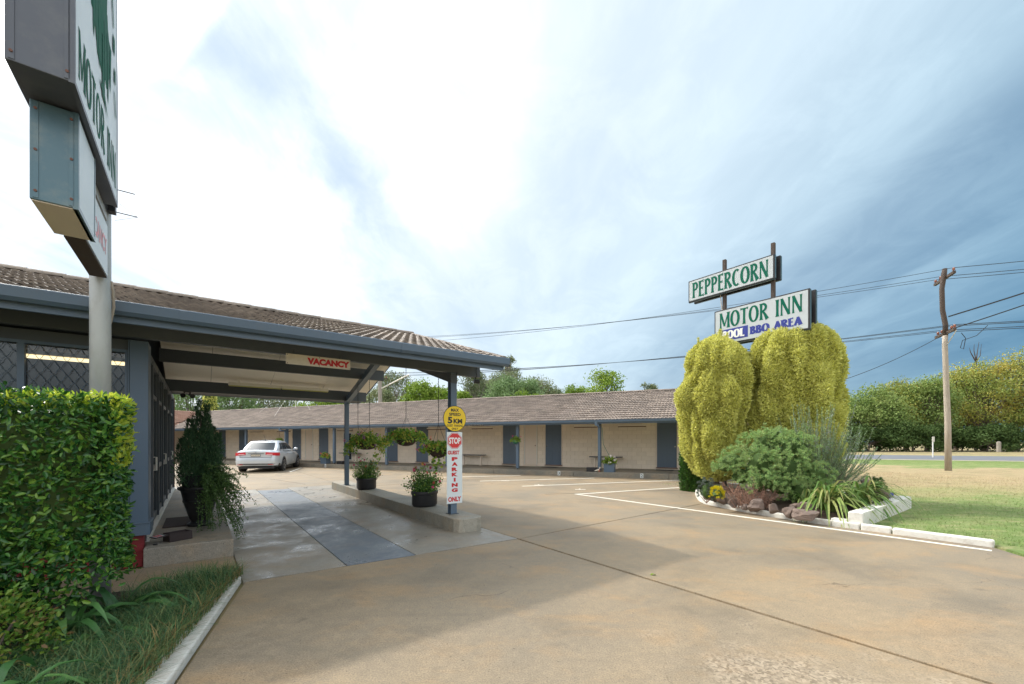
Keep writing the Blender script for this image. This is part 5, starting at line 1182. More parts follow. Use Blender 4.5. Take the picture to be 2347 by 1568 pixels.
s = thing('low_shrub', 'small light green shrub with a few reddish leaves at the left edge', 'shrub', P2(-40, 1560)); 
n = 1500; P = rvec(n); P[:, 2] = np.abs(P[:, 2]); P *= np.array([.34, .34, .45]) * rng.uniform(.6, 1., n)[:, None]; D = unit(P + rvec(n) * .1) * .6 + rvec(n) * .6; L = rng.uniform(.025, .042, n)
P[:, 2] += .08; V, F = leaves(P, D, rvec(n), L, L * .55, 'leaf', .2); child(s, 'foliage', V, F, 'low_leaf', True)
link('stem', MB().tube([(0, 0, 0), (.02, 0, .3)], .012, 6).tube([(0, 0, .05), (.12, .05, .32)], .008, 5).tube([(0, 0, .05), (-.1, .08, .32)], .008, 5), 'bark', s)
s = thing('weed', 'tiny green weed growing from the joint beside the white kerb', 'weed', P2(423, 1500, 0)); rr = random.Random(3)
for a in (20, 130, 250, 320): link('leaf', strap(rr, R(a), .055, .025, .9, 0, (0, 0, 0), 3), 'low_leaf', s)
for (x, y_, lb) in ((1492, 1412, 'tiny green fallen leaf on the driveway beside the long joint'),):
    o = link('fallen_leaf', strap(rr, .3, .06, .035, 1.2, 0, (0, 0, 0), 3), 'bright_leaf', None, loc=P2(x, 1388 - 70, .004)); tag(o, lb, 'leaf')
# lawn blades near the kerb
n = 46000; U = np.random.default_rng(33); d = 4.5 * U.random(n) ** .8 * 5.0; ang = U.uniform(-.9, 1.2, n)
Pu = np.stack([8.6 + U.random(n) ** 1.5 * 16, U.uniform(-6, 8, n)], 1); ok = ~((Pu[:, 0] < 11.85) & (Pu[:, 1] > 1.85)); Pu = Pu[ok]; n = len(Pu)
P = np.stack([A.x * Pu[:, 0] + B.x * Pu[:, 1], A.y * Pu[:, 0] + B.y * Pu[:, 1], np.full(n, .018)], 1)
D = rvec(n) * .7 + np.array([0, 0, 1]); V, F = leaves(P, D, rvec(n), U.uniform(.025, .06, n), .009, 'tri')
o = link('lawn_blades', npmesh('lawn_blades', V, F), 'lawn_blades'); tag(o, 'short mown grass blades of the lawn', 'grass', kind='stuff')

# ------------------------------------------------------------------ urn with conifer and trailing shrub
ur = thing('plant_urn', 'dark urn with a tall dark conifer and trailing shrub by the office door', 'plant pot', UV(.02, 7.5, .204), 0)
link('urn', MB().lathe([(.15, 0), (.155, .03), (.12, .05), (.105, .075), (.125, .10), (.15, .18), (.19, .32), (.215, .45), (.225, .50), (.26, .525), (.265, .55), (.24, .56), (.21, .53), (.0, .50)], 32), 'black_plastic', ur, smooth=True)
link('rim_band', MB().lathe([(.197, .335), (.204, .345), (.204, .36), (.2, .37)], 32), 'black_plastic', ur)
link('inner_pot', MB().lathe([(.17, .50), (.19, .66), (.20, .70), (.205, .72), (.19, .72), (.0, .66)], 28, (-.03, 0, 0)), 'black_plastic', ur)
link('trunk', MB().tube([(0, 0, .5), (0, 0, .9), (.01, 0, 1.55)], [.025, .02, .006], 6), 'bark', ur)
def spray(n, top, spine_r, h0, h1, seed, mdir=.8):
    r = np.random.default_rng(seed); t = r.random(n) ** .8; z = h0 + t * (h1 - h0); rad = np.interp(t, [0, .25, .55, .8, 1], spine_r) * (1 + .25 * vnoise(np.stack([np.cos(r.random(n) * 6.3) * 2, z * 5, t * 3], 1), seed))
    a = r.uniform(0, 2 * np.pi, n); rr = rad * np.sqrt(r.uniform(.25, 1.15, n)); P = np.stack([np.cos(a) * rr, np.sin(a) * rr, z], 1)
    D = np.stack([np.cos(a) * .55, np.sin(a) * .55, np.full(n, mdir)], 1) + r.normal(size=(n, 3)) * .25; return P, D
# conifer: upright plumes
plumes = [(0, 0, 1.78, .16), (-.13, .02, 1.50, .12), (.10, -.03, 1.55, .12), (.16, .1, 1.30, .12), (-.20, -.05, 1.22, .13), (.0, -.18, 1.35, .12), (.02, .18, 1.4, .12), (-.1, .12, 1.62, .09), (.24, -.02, 1.08, .11), (-.27, .05, .95, .1), (.07, .0, 1.70, .07)]
VV = []
for i, (x, y_, h, rr_) in enumerate(plumes):
    n = 1500; P, D = spray(n, None, [rr_ * 1.25, rr_ * 1.3, rr_ * .95, rr_ * .55, .01], .55, h, 50 + i, .9); P += np.array([x, y_, 0]) * (P[:, 2:3] - .35) * .85; P[:, :2] += (np.array([x, y_]) * .35)
    L = rng.uniform(.03, .065, n); V, F = leaves(P, D, rvec(n), L, .010, 'dia'); VV.append(V)
child(ur, 'conifer_foliage', np.concatenate(VV), F, 'conifer_dark', True)
# trailing shrub on the right side
r5 = random.Random(9); VV = []; tw = MB()
for k in range(110):
    a = r5.uniform(-1.1, .9); up_ = r5.uniform(-.5, 1.0); L = r5.uniform(.35, .62); b0 = Vector((r5.uniform(.02, .15), r5.uniform(-.12, .08), r5.uniform(.55, .75)))
    dr = Vector((math.cos(a), math.sin(a) * .9, up_)).normalized(); pts = [b0 + dr * L * t + Vector((0, 0, -.75 * L * t * t * (1.35 - up_ * .75))) for t in np.linspace(0, 1, 9)]
    tw.tube(pts, [.003] * 8 + [.001], 3, False); m_ = 85
    tt = rng.uniform(.12, 1, m_) * 8; ii = np.minimum(tt.astype(int), 7); fr = tt - ii; pa = np.array([p[:] for p in pts]); P = pa[ii] * (1 - fr[:, None]) + pa[ii + 1] * fr[:, None]
    P += rng.normal(size=P.shape) * .012; L_ = rng.uniform(.018, .030, m_); V, F = leaves(P, rvec(m_) + np.array([.3, 0, .3]), rvec(m_), L_, L_ * .7, 'dia', .1); VV.append(V)
child(ur, 'trailing_foliage', np.concatenate(VV), F, 'small_leaf', True); link('twig', tw, 'scrub_leaf', ur)

# ------------------------------------------------------------------ rose pots on the island
def rose(loc, label, seed, r=.25):
    s = thing('rose_pot', label, 'plant pot', loc, ANG + R(12), 'rose pots on the kerb island'); q = np.random.default_rng(seed)
    link('pot', MB().lathe([(r * .86, 0), (r * .97, .04), (r * .97, .22), (r * 1.03, .225), (r * 1.05, .28), (r * .97, .285), (r * .9, .25), (0, .25)], 32, sy=.86), 'black_plastic', s, smooth=True, bevel=.003)
    link('potting_soil', MB().lathe([(r * .93, .245), (0, .262)], 20, sy=.86), 'soil', s); st_ = MB(); P = []
    for k in range(46):
        a = q.uniform(0, 6.28); e = q.uniform(.25, 1.35); L = q.uniform(.30, .56) * (1.0 if e > .6 else .72); d = np.array([math.cos(a) * math.cos(e), math.sin(a) * math.cos(e), math.sin(e)]); b0 = np.array([q.uniform(-.08, .08), q.uniform(-.06, .06), .25])
        pts = [b0 + d * L * t for t in (0, .5, 1)]; st_.tube(pts, [.004, .003, .002], 4, False); t = q.uniform(.10, 1, 90)[:, None]; P.append(b0 + d * L * t + q.normal(size=(90, 3)) * .038)
        if k % 3 == 0:
            tip = b0 + d * (L + .02); fl = MB(); m = 9; cs = ['petal_pink', 'petal_coral', 'petal_apricot', 'petal_pink'][(k // 3) % 4]
            PV, PF = leaves(np.repeat(tip[None], 14, 0), unit(q.normal(size=(14, 3)) + np.array([0, 0, .3])), q.normal(size=(14, 3)), .030, .030, 'dia', .3); child(s, 'flower', PV, PF, cs)
    P = np.concatenate(P); n = len(P); L = q.uniform(.022, .042, n); V, F = leaves(P, unit(q.normal(size=(n, 3)) + np.array([0, 0, .2])), q.normal(size=(n, 3)) + np.array([0, 0, .6]), L, L * .6, 'leaf', .15)
    child(s, 'foliage', V, F, 'rose_leaf', True); link('stem', st_, 'bark', s)
rose(UV(3.36, 7.20, .206), 'black pot of pink and apricot roses beside the front canopy post', 61); rose(UV(3.38, 10.62, .206), 'black pot of pink and coral roses beside the rear canopy post', 62)

# ------------------------------------------------------------------ hanging baskets
def basket(loc, top, label, seed, br, spread, trail=(), fl='petal_magenta', chains=((0, 0),), bowl='coir', grp='large hanging baskets between the canopy posts', h=.17, nl=900, leafm='geranium', nf=7):
    s = thing('hanging_basket', label, 'hanging basket', loc, 0, grp); q = np.random.default_rng(seed)
    link('bowl', MB().lathe([(br * .25, 0), (br * .6, .02 * h / .17), (br * .85, .06 * h / .17), (br, .13 * h / .17), (br * 1.02, h), (br * .93, h), (0, h * .85)], 24), bowl, s, smooth=True)
    if bowl == 'coir':
        wr_ = MB()
        for z, r_ in ((.03, .68), (.08, .93), (.125, 1.01), (h, 1.04)): wr_.tube([(br * r_ * math.cos(a), br * r_ * math.sin(a), z) for a in np.linspace(0, 2 * math.pi, 25)], .003, 4, False)
        link('wire_rim', wr_, 'chain_dark', s)
    ch = MB()
    for k, (dx, dy) in enumerate(chains):
        knot = Vector((dx, dy, min(top * .35, .42) + h)); ch.tube([(dx, dy, top), knot], .0045, 5, False)
        for z in np.arange(knot.z, top, .045): ch.tube([(dx, dy, z), (dx, dy, z + .02)], .008, 4)
        for a in (0.5, 2.6, 4.7): ch.tube([knot, (br * math.cos(a + k), br * math.sin(a + k), h)], .0035, 4, False)
    link('chain', ch, 'chain_dark', s); n = nl; P = unit(q.normal(size=(n, 3))) * np.array(spread) * (q.random((n, 1)) ** .45); P[:, 2] = np.abs(P[:, 2]) * 1.0 - .02; P[:, 2] *= (1 + .3 * vnoise(P * 9, seed)); 
    edge_ = np.hypot(P[:, 0] / spread[0], P[:, 1] / spread[1]) > .6; P[edge_, 2] -= (np.hypot(P[:, 0] / spread[0], P[:, 1] / spread[1])[edge_] - .6) * spread[2] * 1.3; P[:, 2] += h
    for (tx, ty, tz, m) in trail:
        t = q.random(m)[:, None]; e = np.array([tx, ty, tz]); P = np.concatenate([P, np.array([tx * .55, ty * .55, h]) * (1 - t) + e * t + q.normal(size=(m, 3)) * (.05 - .02 * t)])
    n = len(P); L = q.uniform(.035, .062, n); V, F = leaves(P, unit(q.normal(size=(n, 3)) + np.array([0, 0, .1])), q.normal(size=(n, 3)) + np.array([0, 0, .7]), L, L * .95, 'leaf', .12); child(s, 'foliage', V, F, leafm, True)
    for k in range(nf):
        a = q.uniform(0, 6.28); c = np.array([math.cos(a) * spread[0] * q.uniform(.5, 1.05), math.sin(a) * spread[1] * .8, h + q.uniform(-.3, 1.) * spread[2]]); m = 24
        V, F = leaves(c + q.normal(size=(m, 3)) * .018, q.normal(size=(m, 3)), q.normal(size=(m, 3)), .022, .02, 'dia', .1); child(s, 'flower', V, F, fl if isinstance(fl, str) else fl[k % len(fl)])
    return s
rz = lambda v: 2.375 + (v - 6.16) * .30 if v < 9.05 else 2.40 + (11.95 - v) * .29
def bk_(v, u, z, *a, **k): return basket(UV(u, v, z), rz(v) - z, *a, **k)
bk_(6.60, 3.34, 1.115, 'canopy basket hanging nearest the front post with one trailing strand', 71, .165, (.33, .25, .15), [(-.05, -.05, -.28, 60), (.05, -.1, -.12, 40)], 'petal_pink', nl=750, nf=3)
bk_(7.95, 3.31, 1.31, 'middle canopy basket with round leaves above its brown bowl', 72, .205, (.50, .36, .19), [(.34, .0, .05, 40)], ['petal_coral', 'petal_pink', 'petal_magenta'], nl=1050)
bk_(10.30, 3.27, 1.20, 'largest canopy basket with purple flowers spreading wide beside the rear post', 73, .26, (.52, .38, .26), [(-.50, -.1, -.12, 130), (.45, 0, -.10, 90), (.30, -.05, -.36, 70), (.60, 0, .12, 60), (-.25, -.1, -.05, 70)], ['petal_magenta', 'petal_magenta', 'petal_pink'], chains=((-.20, 0), (.08, .0)), nl=1500, nf=8)
for p, lb, sd, fl in ((7.24, 'small green hanging pot with yellow-green leaves on the middle motel post', 75, 'petal_pink'), (22.06, 'small green hanging pot on the motel post above the car mirror', 76, 'petal_white')):
    basket(PQ(p, 16.62, 1.30), .78, lb, sd, .14, (.26, .22, .17), fl=fl, bowl='green_plastic', grp='small hanging pots on the motel posts', h=.16, nl=380, leafm='bright_leaf', nf=2)

# box planters and troughs by the motel posts
def planter(p, lb, sd, fl, nl=420):
    s = thing('box_planter', lb, 'planter', PQ(p, 16.78, WZ + .001), ANGM, 'blue box planters by the motel posts'); q = np.random.default_rng(sd)
    link('box', MB().box(-.20, .20, -.17, .17, 0, .32), 'blue_paint', s, bevel=.006); link('rim', MB().box(-.215, .215, -.185, .185, .30, .335), 'blue_paint', s, bevel=.004)
    n = nl; P = unit(q.normal(size=(n, 3))) * np.array([.30, .26, .30]) * (q.random((n, 1)) ** .4); P[:, 2] = np.abs(P[:, 2]) + .32; L = q.uniform(.05, .08, n)
    V, F = leaves(P, unit(q.normal(size=(n, 3)) + np.array([0, 0, .3])), q.normal(size=(n, 3)) + np.array([0, 0, .7]), L, L * .95, 'leaf', .1); child(s, 'foliage', V, F, 'bright_leaf' if fl == 'petal_white' else 'geranium', True)
    for k in range(5):
        a = q.uniform(0, 6.28); c = np.array([math.cos(a) * .24, -abs(math.sin(a)) * .24, .36 + q.uniform(.0, .30)]); m = 22; V, F = leaves(c + q.normal(size=(m, 3)) * .022, q.normal(size=(m, 3)), q.normal(size=(m, 3)), .035, .03, 'dia', .1); child(s, 'flower', V, F, fl)
planter(3.31 - .08, 'blue box planter with white geraniums beside the downpipe post', 81, 'petal_white'); planter(18.62, 'blue box planter with coral geraniums left of the rear canopy post', 82, 'petal_coral')
def trough(p, lb): tag(link('trough', MB().prism([(-.20, -.09), (.20, -.09), (.20, .09), (-.20, .09)], 0, .17), 'black_plastic', None, loc=PQ(p, 16.72, WZ + .001), rz=ANGM, bevel=.01), lb, 'trough', 'black troughs by the motel posts')
trough(3.93, 'black plastic trough left of the downpipe post'); trough(17.45, 'black plastic trough right of the post with coral geraniums')
s = thing('garden_gnome', 'small striped garden ornament at the foot of the downpipe post', 'ornament', PQ(3.60, 16.58, WZ), 0)
link('body', MB().lathe([(.03, 0), (.04, .04), (.03, .10), (.015, .15)], 12), 'porcelain', s); link('wing', MB().tube([(0, 0, .10), (-.12, 0, .06), (-.20, 0, .04)], [.03, .025, .005], 8), 'sign_cream', s); link('head', MB().tube([(0, 0, .13), (.05, 0, .19)], [.02, .03], 8), 'sign_cream', s)
o = link('hose', MB().tube([PQ(3.50, 16.66, 1.95), PQ(3.45, 16.62, 1.3), PQ(3.18, 16.68, .75)], .008, 5), 'green_plastic'); tag(o, 'thin green hose running down from the downpipe post to the planter', 'hose')

# ================================================================== rock garden at right
def at(x, Y, z=0): return ((x - 1173.5) / 961 * Y, Y, z)
def bedpt(x, y_, z): Y = (1.4 - z) * 961 / (y_ - 1012); return Vector(((x - 1173.5) / 961 * Y, Y, z))
inner = [(8.56, 2.35), (8.57, 2.9), (8.67, 3.5), (8.82, 4.0), (9.01, 4.48), (9.2, 4.85), (9.5, 5.15), (10.15, 5.6), (11.1, 6.18), (11.68, 6.55), (11.68, 4.5), (11.68, 2.2)]
mb = MB(); cN = len(inner); cc = UV(10.2, 3.8)
for f_, z in ((1, .06), (.85, .11), (.6, .20), (.25, .26)):
    for p in inner: w = UV(*p); mb.v.append((cc.x + (w.x - cc.x) * f_, cc.y + (w.y - cc.y) * f_, z))
mb.v.append((cc.x, cc.y, .27))
for k in range(3):
    for i in range(cN): a, b = k * cN + i, k * cN + (i + 1) % cN; mb.f.append((a, b, b + cN, a + cN))
for i in range(cN): mb.f.append((3 * cN + i, 3 * cN + (i + 1) % cN, 4 * cN))
struct('garden_soil', mb, 'soil', 'mounded soil of the rock garden')
pw = thing('planter_wall', 'low white painted wall closing the rock garden on the lawn side', 'wall', UV(8.46, 2.0, 0), ANG)
link('wall', MB().box(.0, 3.38, .0, .19, -.03, .26), 'white_paint', pw, bevel=.01); link('wall', MB().box(3.19, 3.38, .195, 4.6, -.03, .255), 'white_paint', pw, bevel=.01); link('wall_end', MB().box(-.0, .16, .195, .42, -.03, .12), 'white_paint', pw, bevel=.01)
s7 = lambda x, y_: ((2500 + x / 2.091) * .6112, (1400 + y_ / 2.091) * .6112)
def ground_y(x, ybot, z): d = s7(x, ybot); return bedpt(d[0], d[1], z)
rocks = [ # x centre, bottom y, width, height (zoom pixels), ground z, label
 (345, 998, 70, 80, .08, 'brown rock right below the yellow bush'), (397, 1015, 42, 60, .08, 'narrow brown rock right of the rock below the yellow bush'), (455, 1030, 85, 75, .09, 'flat brown rock under the dry twigs'),
 (550, 1055, 100, 70, .09, 'rounded brown rock between the dry twigs and the large broken rock'), (640, 1075, 60, 50, .09, 'small brown rock among the weeds behind the kerb'), (758, 1088, 145, 110, .09, 'large brown rock with a split face behind the middle of the white kerb'),
 (880, 1112, 105, 105, .09, 'tall rounded brown rock right of the split rock'), (1005, 1135, 95, 90, .08, 'brown rock left of the long flat boulder'), (1055, 1080, 90, 60, .15, 'brown rock peeping above the rock left of the long boulder'),
 (1135, 1090, 120, 85, .16, 'weathered brown rock on top behind the long flat boulder'), (1170, 1163, 200, 85, .08, 'long flat reddish boulder at the corner of the white kerb'), (1375, 880, 150, 140, .34, 'big reddish rock below the rosemary'),
 (1290, 960, 130, 90, .3, 'dark rock between the feathery bush and the strap leaves'), (1590, 1000, 170, 110, .25, 'brown rock behind the strap leaves'), (1740, 1010, 150, 160, .22, 'large dark rounded rock at the right end of the rock garden'), (1635, 925, 110, 90, .33, 'brown rock at the back right of the rock garden'), (1480, 1010, 90, 70, .25, 'small brown rock hidden among the strap leaves')]
for i, (x, yb, w, h, z, lb) in enumerate(rocks):
    p = ground_y(x, yb, z); k = p.y / 961 / 2.091 * .6112; W, H = w * k, h * k
    me = rock_mesh('rock', W * .54, W * .44, H * .60, 100 + i, 4, .42); o = link('rock', me, 'rock', None, loc=(p.x, p.y + W * .42 + .06, z + H * .40), rz=random.uniform(-.5, .5)); tag(o, lb, 'rock', 'rocks edging the rock garden')

def conifer(name, label, loc, prof, n, frond, core, seed, L=(.035, .085), lobes=.19, tips=(), cat='conifer', lz=1.5, squash=.9):
    """dense conifer: a solid lobed body clothed in short fronds. prof = [(z, radius)...]"""
    s = thing(name, label, cat, loc); q = np.random.default_rng(seed); zs = np.array([p[0] for p in prof]); rs = np.array([p[1] for p in prof])
    def rad(a, z):
        X = np.stack([np.cos(a) * 1.9, np.sin(a) * 1.9, z * lz * .62], -1); X2 = np.stack([np.cos(a) * 4.6, np.sin(a) * 4.6, z * lz * 1.5], -1)
        b = 1 - np.abs(vnoise(X + seed, seed)) * 1.9; b2 = 1 - np.abs(vnoise(X2 + seed, seed + 1)) * 1.9
        ridge = 1 - b; return np.interp(z, zs, rs) * (1 - lobes + lobes * 1.35 * np.clip(1 - b, 0, 1.3) + lobes * .62 * np.clip(1 - b2, 0, 1.3) - lobes * .25)
    ag = np.linspace(0, 2 * np.pi, 97)[:-1]; zg = np.linspace(zs[0], zs[-1], 70); AA, ZZ = np.meshgrid(ag, zg); RR = rad(AA, ZZ) * .93
    mb = MB(); mb.v = [(r_ * math.cos(a), r_ * squash * math.sin(a), z) for a, z, r_ in zip(AA.ravel(), ZZ.ravel(), RR.ravel())]
    m = 96
    for i in range(69):
        for j in range(m): mb.f.append((i * m + j, i * m + (j + 1) % m, (i + 1) * m + (j + 1) % m, (i + 1) * m + j))
    mb.f.append(tuple(range(69 * m, 70 * m))); link('body', mb, core, s)
    area = rs + .05; cdf = np.cumsum(np.interp(np.linspace(zs[0], zs[-1], 400), zs, area)); cdf /= cdf[-1]
    z = np.interp(q.random(n), cdf, np.linspace(zs[0], zs[-1], 400)); a = q.uniform(0, 2 * np.pi, n); r_ = rad(a, z) * q.uniform(.93, 1.0, n)
    P = np.stack([np.cos(a) * r_, np.sin(a) * r_ * squash, z], 1); e = .03
    dz = (rad(a, z + e) - rad(a, z - e)) / (2 * e); da = (rad(a + .05, z) - rad(a - .05, z)) / (.1 * np.maximum(r_, .05))
    N = np.stack([np.cos(a) + np.sin(a) * da, np.sin(a) - np.cos(a) * da, -dz], 1); N = unit(np.clip(N, -3, 3))
    D = N * .9 + np.array([0, 0, .35]) + q.normal(size=(n, 3)) * .5; ln = q.uniform(*L, n) * (.7 + .5 * q.random(n)); V, F = leaves(P, D, N + q.normal(size=(n, 3)) * .6, ln, ln * .42, 'dia', .15)
    for (tx, ty, tz, th) in tips:
        m_ = 160; t = q.random(m_); P = np.stack([tx + q.normal(size=m_) * .05 * (1 - t), ty + q.normal(size=m_) * .05 * (1 - t), tz + t * th], 1)
        v2, _ = leaves(P, q.normal(size=(m_, 3)) * .35 + np.array([0, 0, 1]), q.normal(size=(m_, 3)), .06, .018, 'dia'); V = np.concatenate([V, v2])
    child(s, 'foliage', V, F, frond, True); link('trunk', MB().tube([(0, 0, -.3), (0, 0, zs[0] + .4)], [.09, .07], 8), 'bark', s); return s
conifer('golden_conifer', 'left golden conifer, the narrower rounded one in front of the sign', (5.14, 10.55, .28), [(.16, .12), (.30, .50), (.8, .66), (1.25, .75), (1.6, .80), (1.95, .83), (2.5, .82), (3.0, .77), (3.3, .66), (3.52, .48), (3.66, .26), (3.76, .05)], 76000, 'gold_frond', 'gold_core', 3, tips=((-.45, 0, 3.35, .35), (-.62, .1, 3.05, .3), (.1, 0, 3.78, .14), (.3, .05, 3.6, .25)))
conifer('golden_conifer', 'right golden conifer, the wider one right under the MOTOR INN board', (6.84, 10.12, .28), [(.12, .6), (.5, .86), (1.1, .96), (1.8, 1.0), (2.4, 1.0), (2.9, .96), (3.3, .90), (3.58, .80), (3.78, .62), (3.90, .36), (3.95, .05)], 98000, 'gold_frond', 'gold_core', 5, tips=((.45, -.1, 3.55, .42), (.66, 0, 3.4, .42), (.8, 0, 3.2, .3), (.98, 0, 2.9, .25), (1.05, .1, 2.6, .25), (-.2, 0, 3.8, .12)))
conifer('green_conifer', 'small dark green conifer tucked behind the left golden conifer', (5.22, 11.9, .0), [(.0, .36), (.4, .42), (1.0, .42), (1.4, .34), (1.7, .2), (1.8, .04)], 9000, 'green_frond', 'scrub_leaf', 8)

# feathery blue-green bush: mounds of whorled tips
def feather_bush(name, label, loc, mounds, seed, nper=70, m='feather', fl=.055, cat='shrub'):
    s = thing(name, label, cat, loc); q = np.random.default_rng(seed); VV = []; cen = []
    for (x, y_, z, rx, ry, rz_) in mounds:
        k = int(nper * rx * rz_ * 15); d = unit(q.normal(size=(k, 3))); d[:, 2] = np.where(d[:, 2] < -.55, -d[:, 2], d[:, 2]); c = np.array([x, y_, z]) + d * np.array([rx, ry, rz_]) * (q.uniform(.80, 1.05, (k, 1))); c += d * (rx * .30 * vnoise(c * 5.5 / max(rx, .25) * .5 + seed, seed))[:, None]
        cen.append((c, d))
        link('body', rock_mesh('body', rx * .74, ry * .74, rz_ * .74, seed, 2, .4), 'scrub_leaf', s, loc=(x, y_, z))
    for c, d in cen:
        k = len(c); m_ = 40; dd = unit(np.repeat(d, m_, 0) * .55 + q.normal(size=(k * m_, 3)) * .8 + np.array([0, 0, .35])); P = np.repeat(c, m_, 0) + dd * .008
        V, F = leaves(P, dd, q.normal(size=(k * m_, 3)), q.uniform(fl * .6, fl * 1.1, k * m_), .008, 'tri'); VV.append(V)
    child(s, 'foliage', np.concatenate(VV), F, m, True); tw = MB()
    for k in range(14):
        a = q.uniform(0, 6.28); sc_ = max(mm[3] for mm in mounds); tw.tube([(0, 0, -.15 * sc_), (math.cos(a) * .3 * sc_, math.sin(a) * .25 * sc_, .15 * sc_), (math.cos(a) * .7 * sc_, math.sin(a) * .5 * sc_, .6 * sc_)], [.03 * sc_, .02 * sc_, .01 * sc_], 5, False)
    link('stem', tw, 'twig', s); return s
feather_bush('feathery_bush', 'large feathery blue-green bush in the middle of the rock garden', (5.28, 8.65, .50), [(-.30, -.15, .42, .42, .40, .42), (.18, -.30, .30, .45, .40, .40), (.02, .25, .75, .55, .40, .42), (.62, .10, .62, .42, .40, .48), (.66, -.35, .18, .36, .34, .34), (-.05, -.45, .05, .36, .3, .28), (.40, -.1, .75, .4, .4, .35), (.25, -.52, -.10, .32, .25, .28), (-.42, -.42, .10, .30, .28, .28), (.62, -.42, -.05, .34, .28, .28), (.30, .30, .95, .36, .3, .26)], 31)
feather_bush('feathery_bush', 'smaller feathery bush leaning left over the yellow bush', (4.62, 8.75, .35), [(.0, .05, .62, .34, .32, .28), (.12, -.1, .32, .26, .26, .26), (-.16, .05, .52, .22, .22, .18)], 32)
feather_bush('lavender_bush', 'grey lavender bush at the left end of the rock garden behind the kerb', (4.20, 9.05, .10), [(0, 0, .24, .20, .2, .26), (.12, -.08, .18, .14, .14, .2)], 33, 90, 'lavender', .04)
feather_bush('yellow_bush', 'small bright yellow bush at the left end of the rock garden', (4.15, 8.45, .22), [(0, 0, .12, .145, .14, .15)], 34, 220, 'yellow_leaf', .03)
s = thing('dry_shrub', 'dry reddish brown twigs between the rocks and the feathery bush', 'shrub', (4.68, 8.25, .08)); q = np.random.default_rng(4); tw = MB(); PV = []
for k in range(70):
    a, e, L = q.uniform(0, 6.28), q.uniform(.5, 1.4), q.uniform(.35, .75); d = np.array([math.cos(a) * math.cos(e), math.sin(a) * math.cos(e) * .6, math.sin(e)]); b0 = np.array([q.uniform(-.28, .32), q.uniform(-.1, .1), 0]); tw.tube([b0, b0 + d * L * .5 + q.normal(size=3) * .02, b0 + d * L], [.006, .004, .002], 3, False)
    t = q.uniform(.3, 1, 34)[:, None]; PV.append(b0 + d * L * t + q.normal(size=(34, 3)) * .02)
P = np.concatenate(PV); V, F = leaves(P, q.normal(size=P.shape), q.normal(size=P.shape), .03, .012, 'dia'); link('twig', tw, 'twig', s); child(s, 'foliage', V, F, 'twig', True)
# rosemary
s = thing('rosemary_bush', 'tall spiky rosemary bush with small pale blue flowers before the right golden conifer', 'shrub', (6.35, 8.75, .40)); q = np.random.default_rng(12); PV = []; DV = []; BV = []; tw = MB()
for k in range(190):
    a = q.normal(0, .85) if k % 3 else q.uniform(-.4, 1.7); side = math.sin(a); L = q.uniform(.75, 1.30) * (1 - .25 * abs(side)); b0 = np.array([q.uniform(-.30, .30) + .25 * side, q.uniform(-.22, .25), q.uniform(0, .35)])
    d0 = np.array([side * 1.0, q.normal(0, .25), math.cos(a) * .75 + .1]); d0 /= np.linalg.norm(d0); pts = [b0 + d0 * L * t + np.array([0, 0, .38 * L * t * t]) - np.array([side * .22 * L * t * t, 0, 0]) for t in np.linspace(0, 1, 9)]
    tw.tube(pts, [.004] * 4 + [.003] * 4 + [.001], 3, False); pa = np.array(pts); m_ = 190; tt = q.uniform(.15, 1, m_) * 8; ii = np.minimum(tt.astype(int), 7); fr = (tt - ii)[:, None]; P = pa[ii] * (1 - fr) + pa[ii + 1] * fr; ax = unit(pa[ii + 1] - pa[ii])
    PV.append(P); DV.append(unit(q.normal(size=(m_, 3))) * .9 + ax * .75)
    if k % 2 == 0: BV.append(P[(tt > 4)][:16] + q.normal(size=(min(16, (tt > 4).sum()), 3)) * .012)
P = np.concatenate(PV); D = np.concatenate(DV); V, F = leaves(P, D, q.normal(size=P.shape), q.uniform(.025, .045, len(P)), .009, 'tri'); child(s, 'foliage', V, F, 'rosemary', True)
P = np.concatenate(BV); V, F = leaves(P, q.normal(size=P.shape), q.normal(size=P.shape), .016, .014, 'dia'); child(s, 'blossom', V, F, 'blossom_blue', True); link('stem', tw, 'bark', s)
# agapanthus clumps
strap_plant('agapanthus', 'front clump of long arching strap leaves drooping over the white kerb corner', at(1893, 7.70, .10), 95, .98, .042, 'strap_light', 21, .10, (.5, 1.15), (-160, 60), 1.0)
strap_plant('agapanthus', 'back clump of arching strap leaves between the rocks and the white wall', at(1972, 8.05, .14), 85, .95, .040, 'strap_light', 22, .10, (.5, 1.15), (-150, 120), 1.)
strap_plant('agapanthus', 'small clump of strap leaves poking out of the feathery bush', at(1842, 7.95, .14), 18, .60, .03, 'strap_light', 23, .05, (.4, 1.0), (-200, 60), 1.)
feather_bush('small_shrub', 'small round leaved shrub growing on the right end rocks', (7.30, 8.35, .42), [(0, 0, .10, .13, .12, .16)], 36, 120, 'small_leaf', .035)
feather_bush('small_shrub', 'bright green shrub behind the big reddish rock', (7.15, 9.3, .35), [(0, 0, .30, .18, .2, .32)], 37, 120, 'bright_leaf', .04)
s = thing('garden_light', 'small dark blue garden spot light at the right end of the rock garden', 'lamp', bedpt(2040, 1148, .2)); link('stake', MB().tube([(0, 0, 0), (0, 0, .1)], .008, 6), 'chain_dark', s); link('lamp_head', MB().tube([(-.03, 0, .09), (.05, .02, .13)], [.03, .04], 12), 'letter_blue', s)

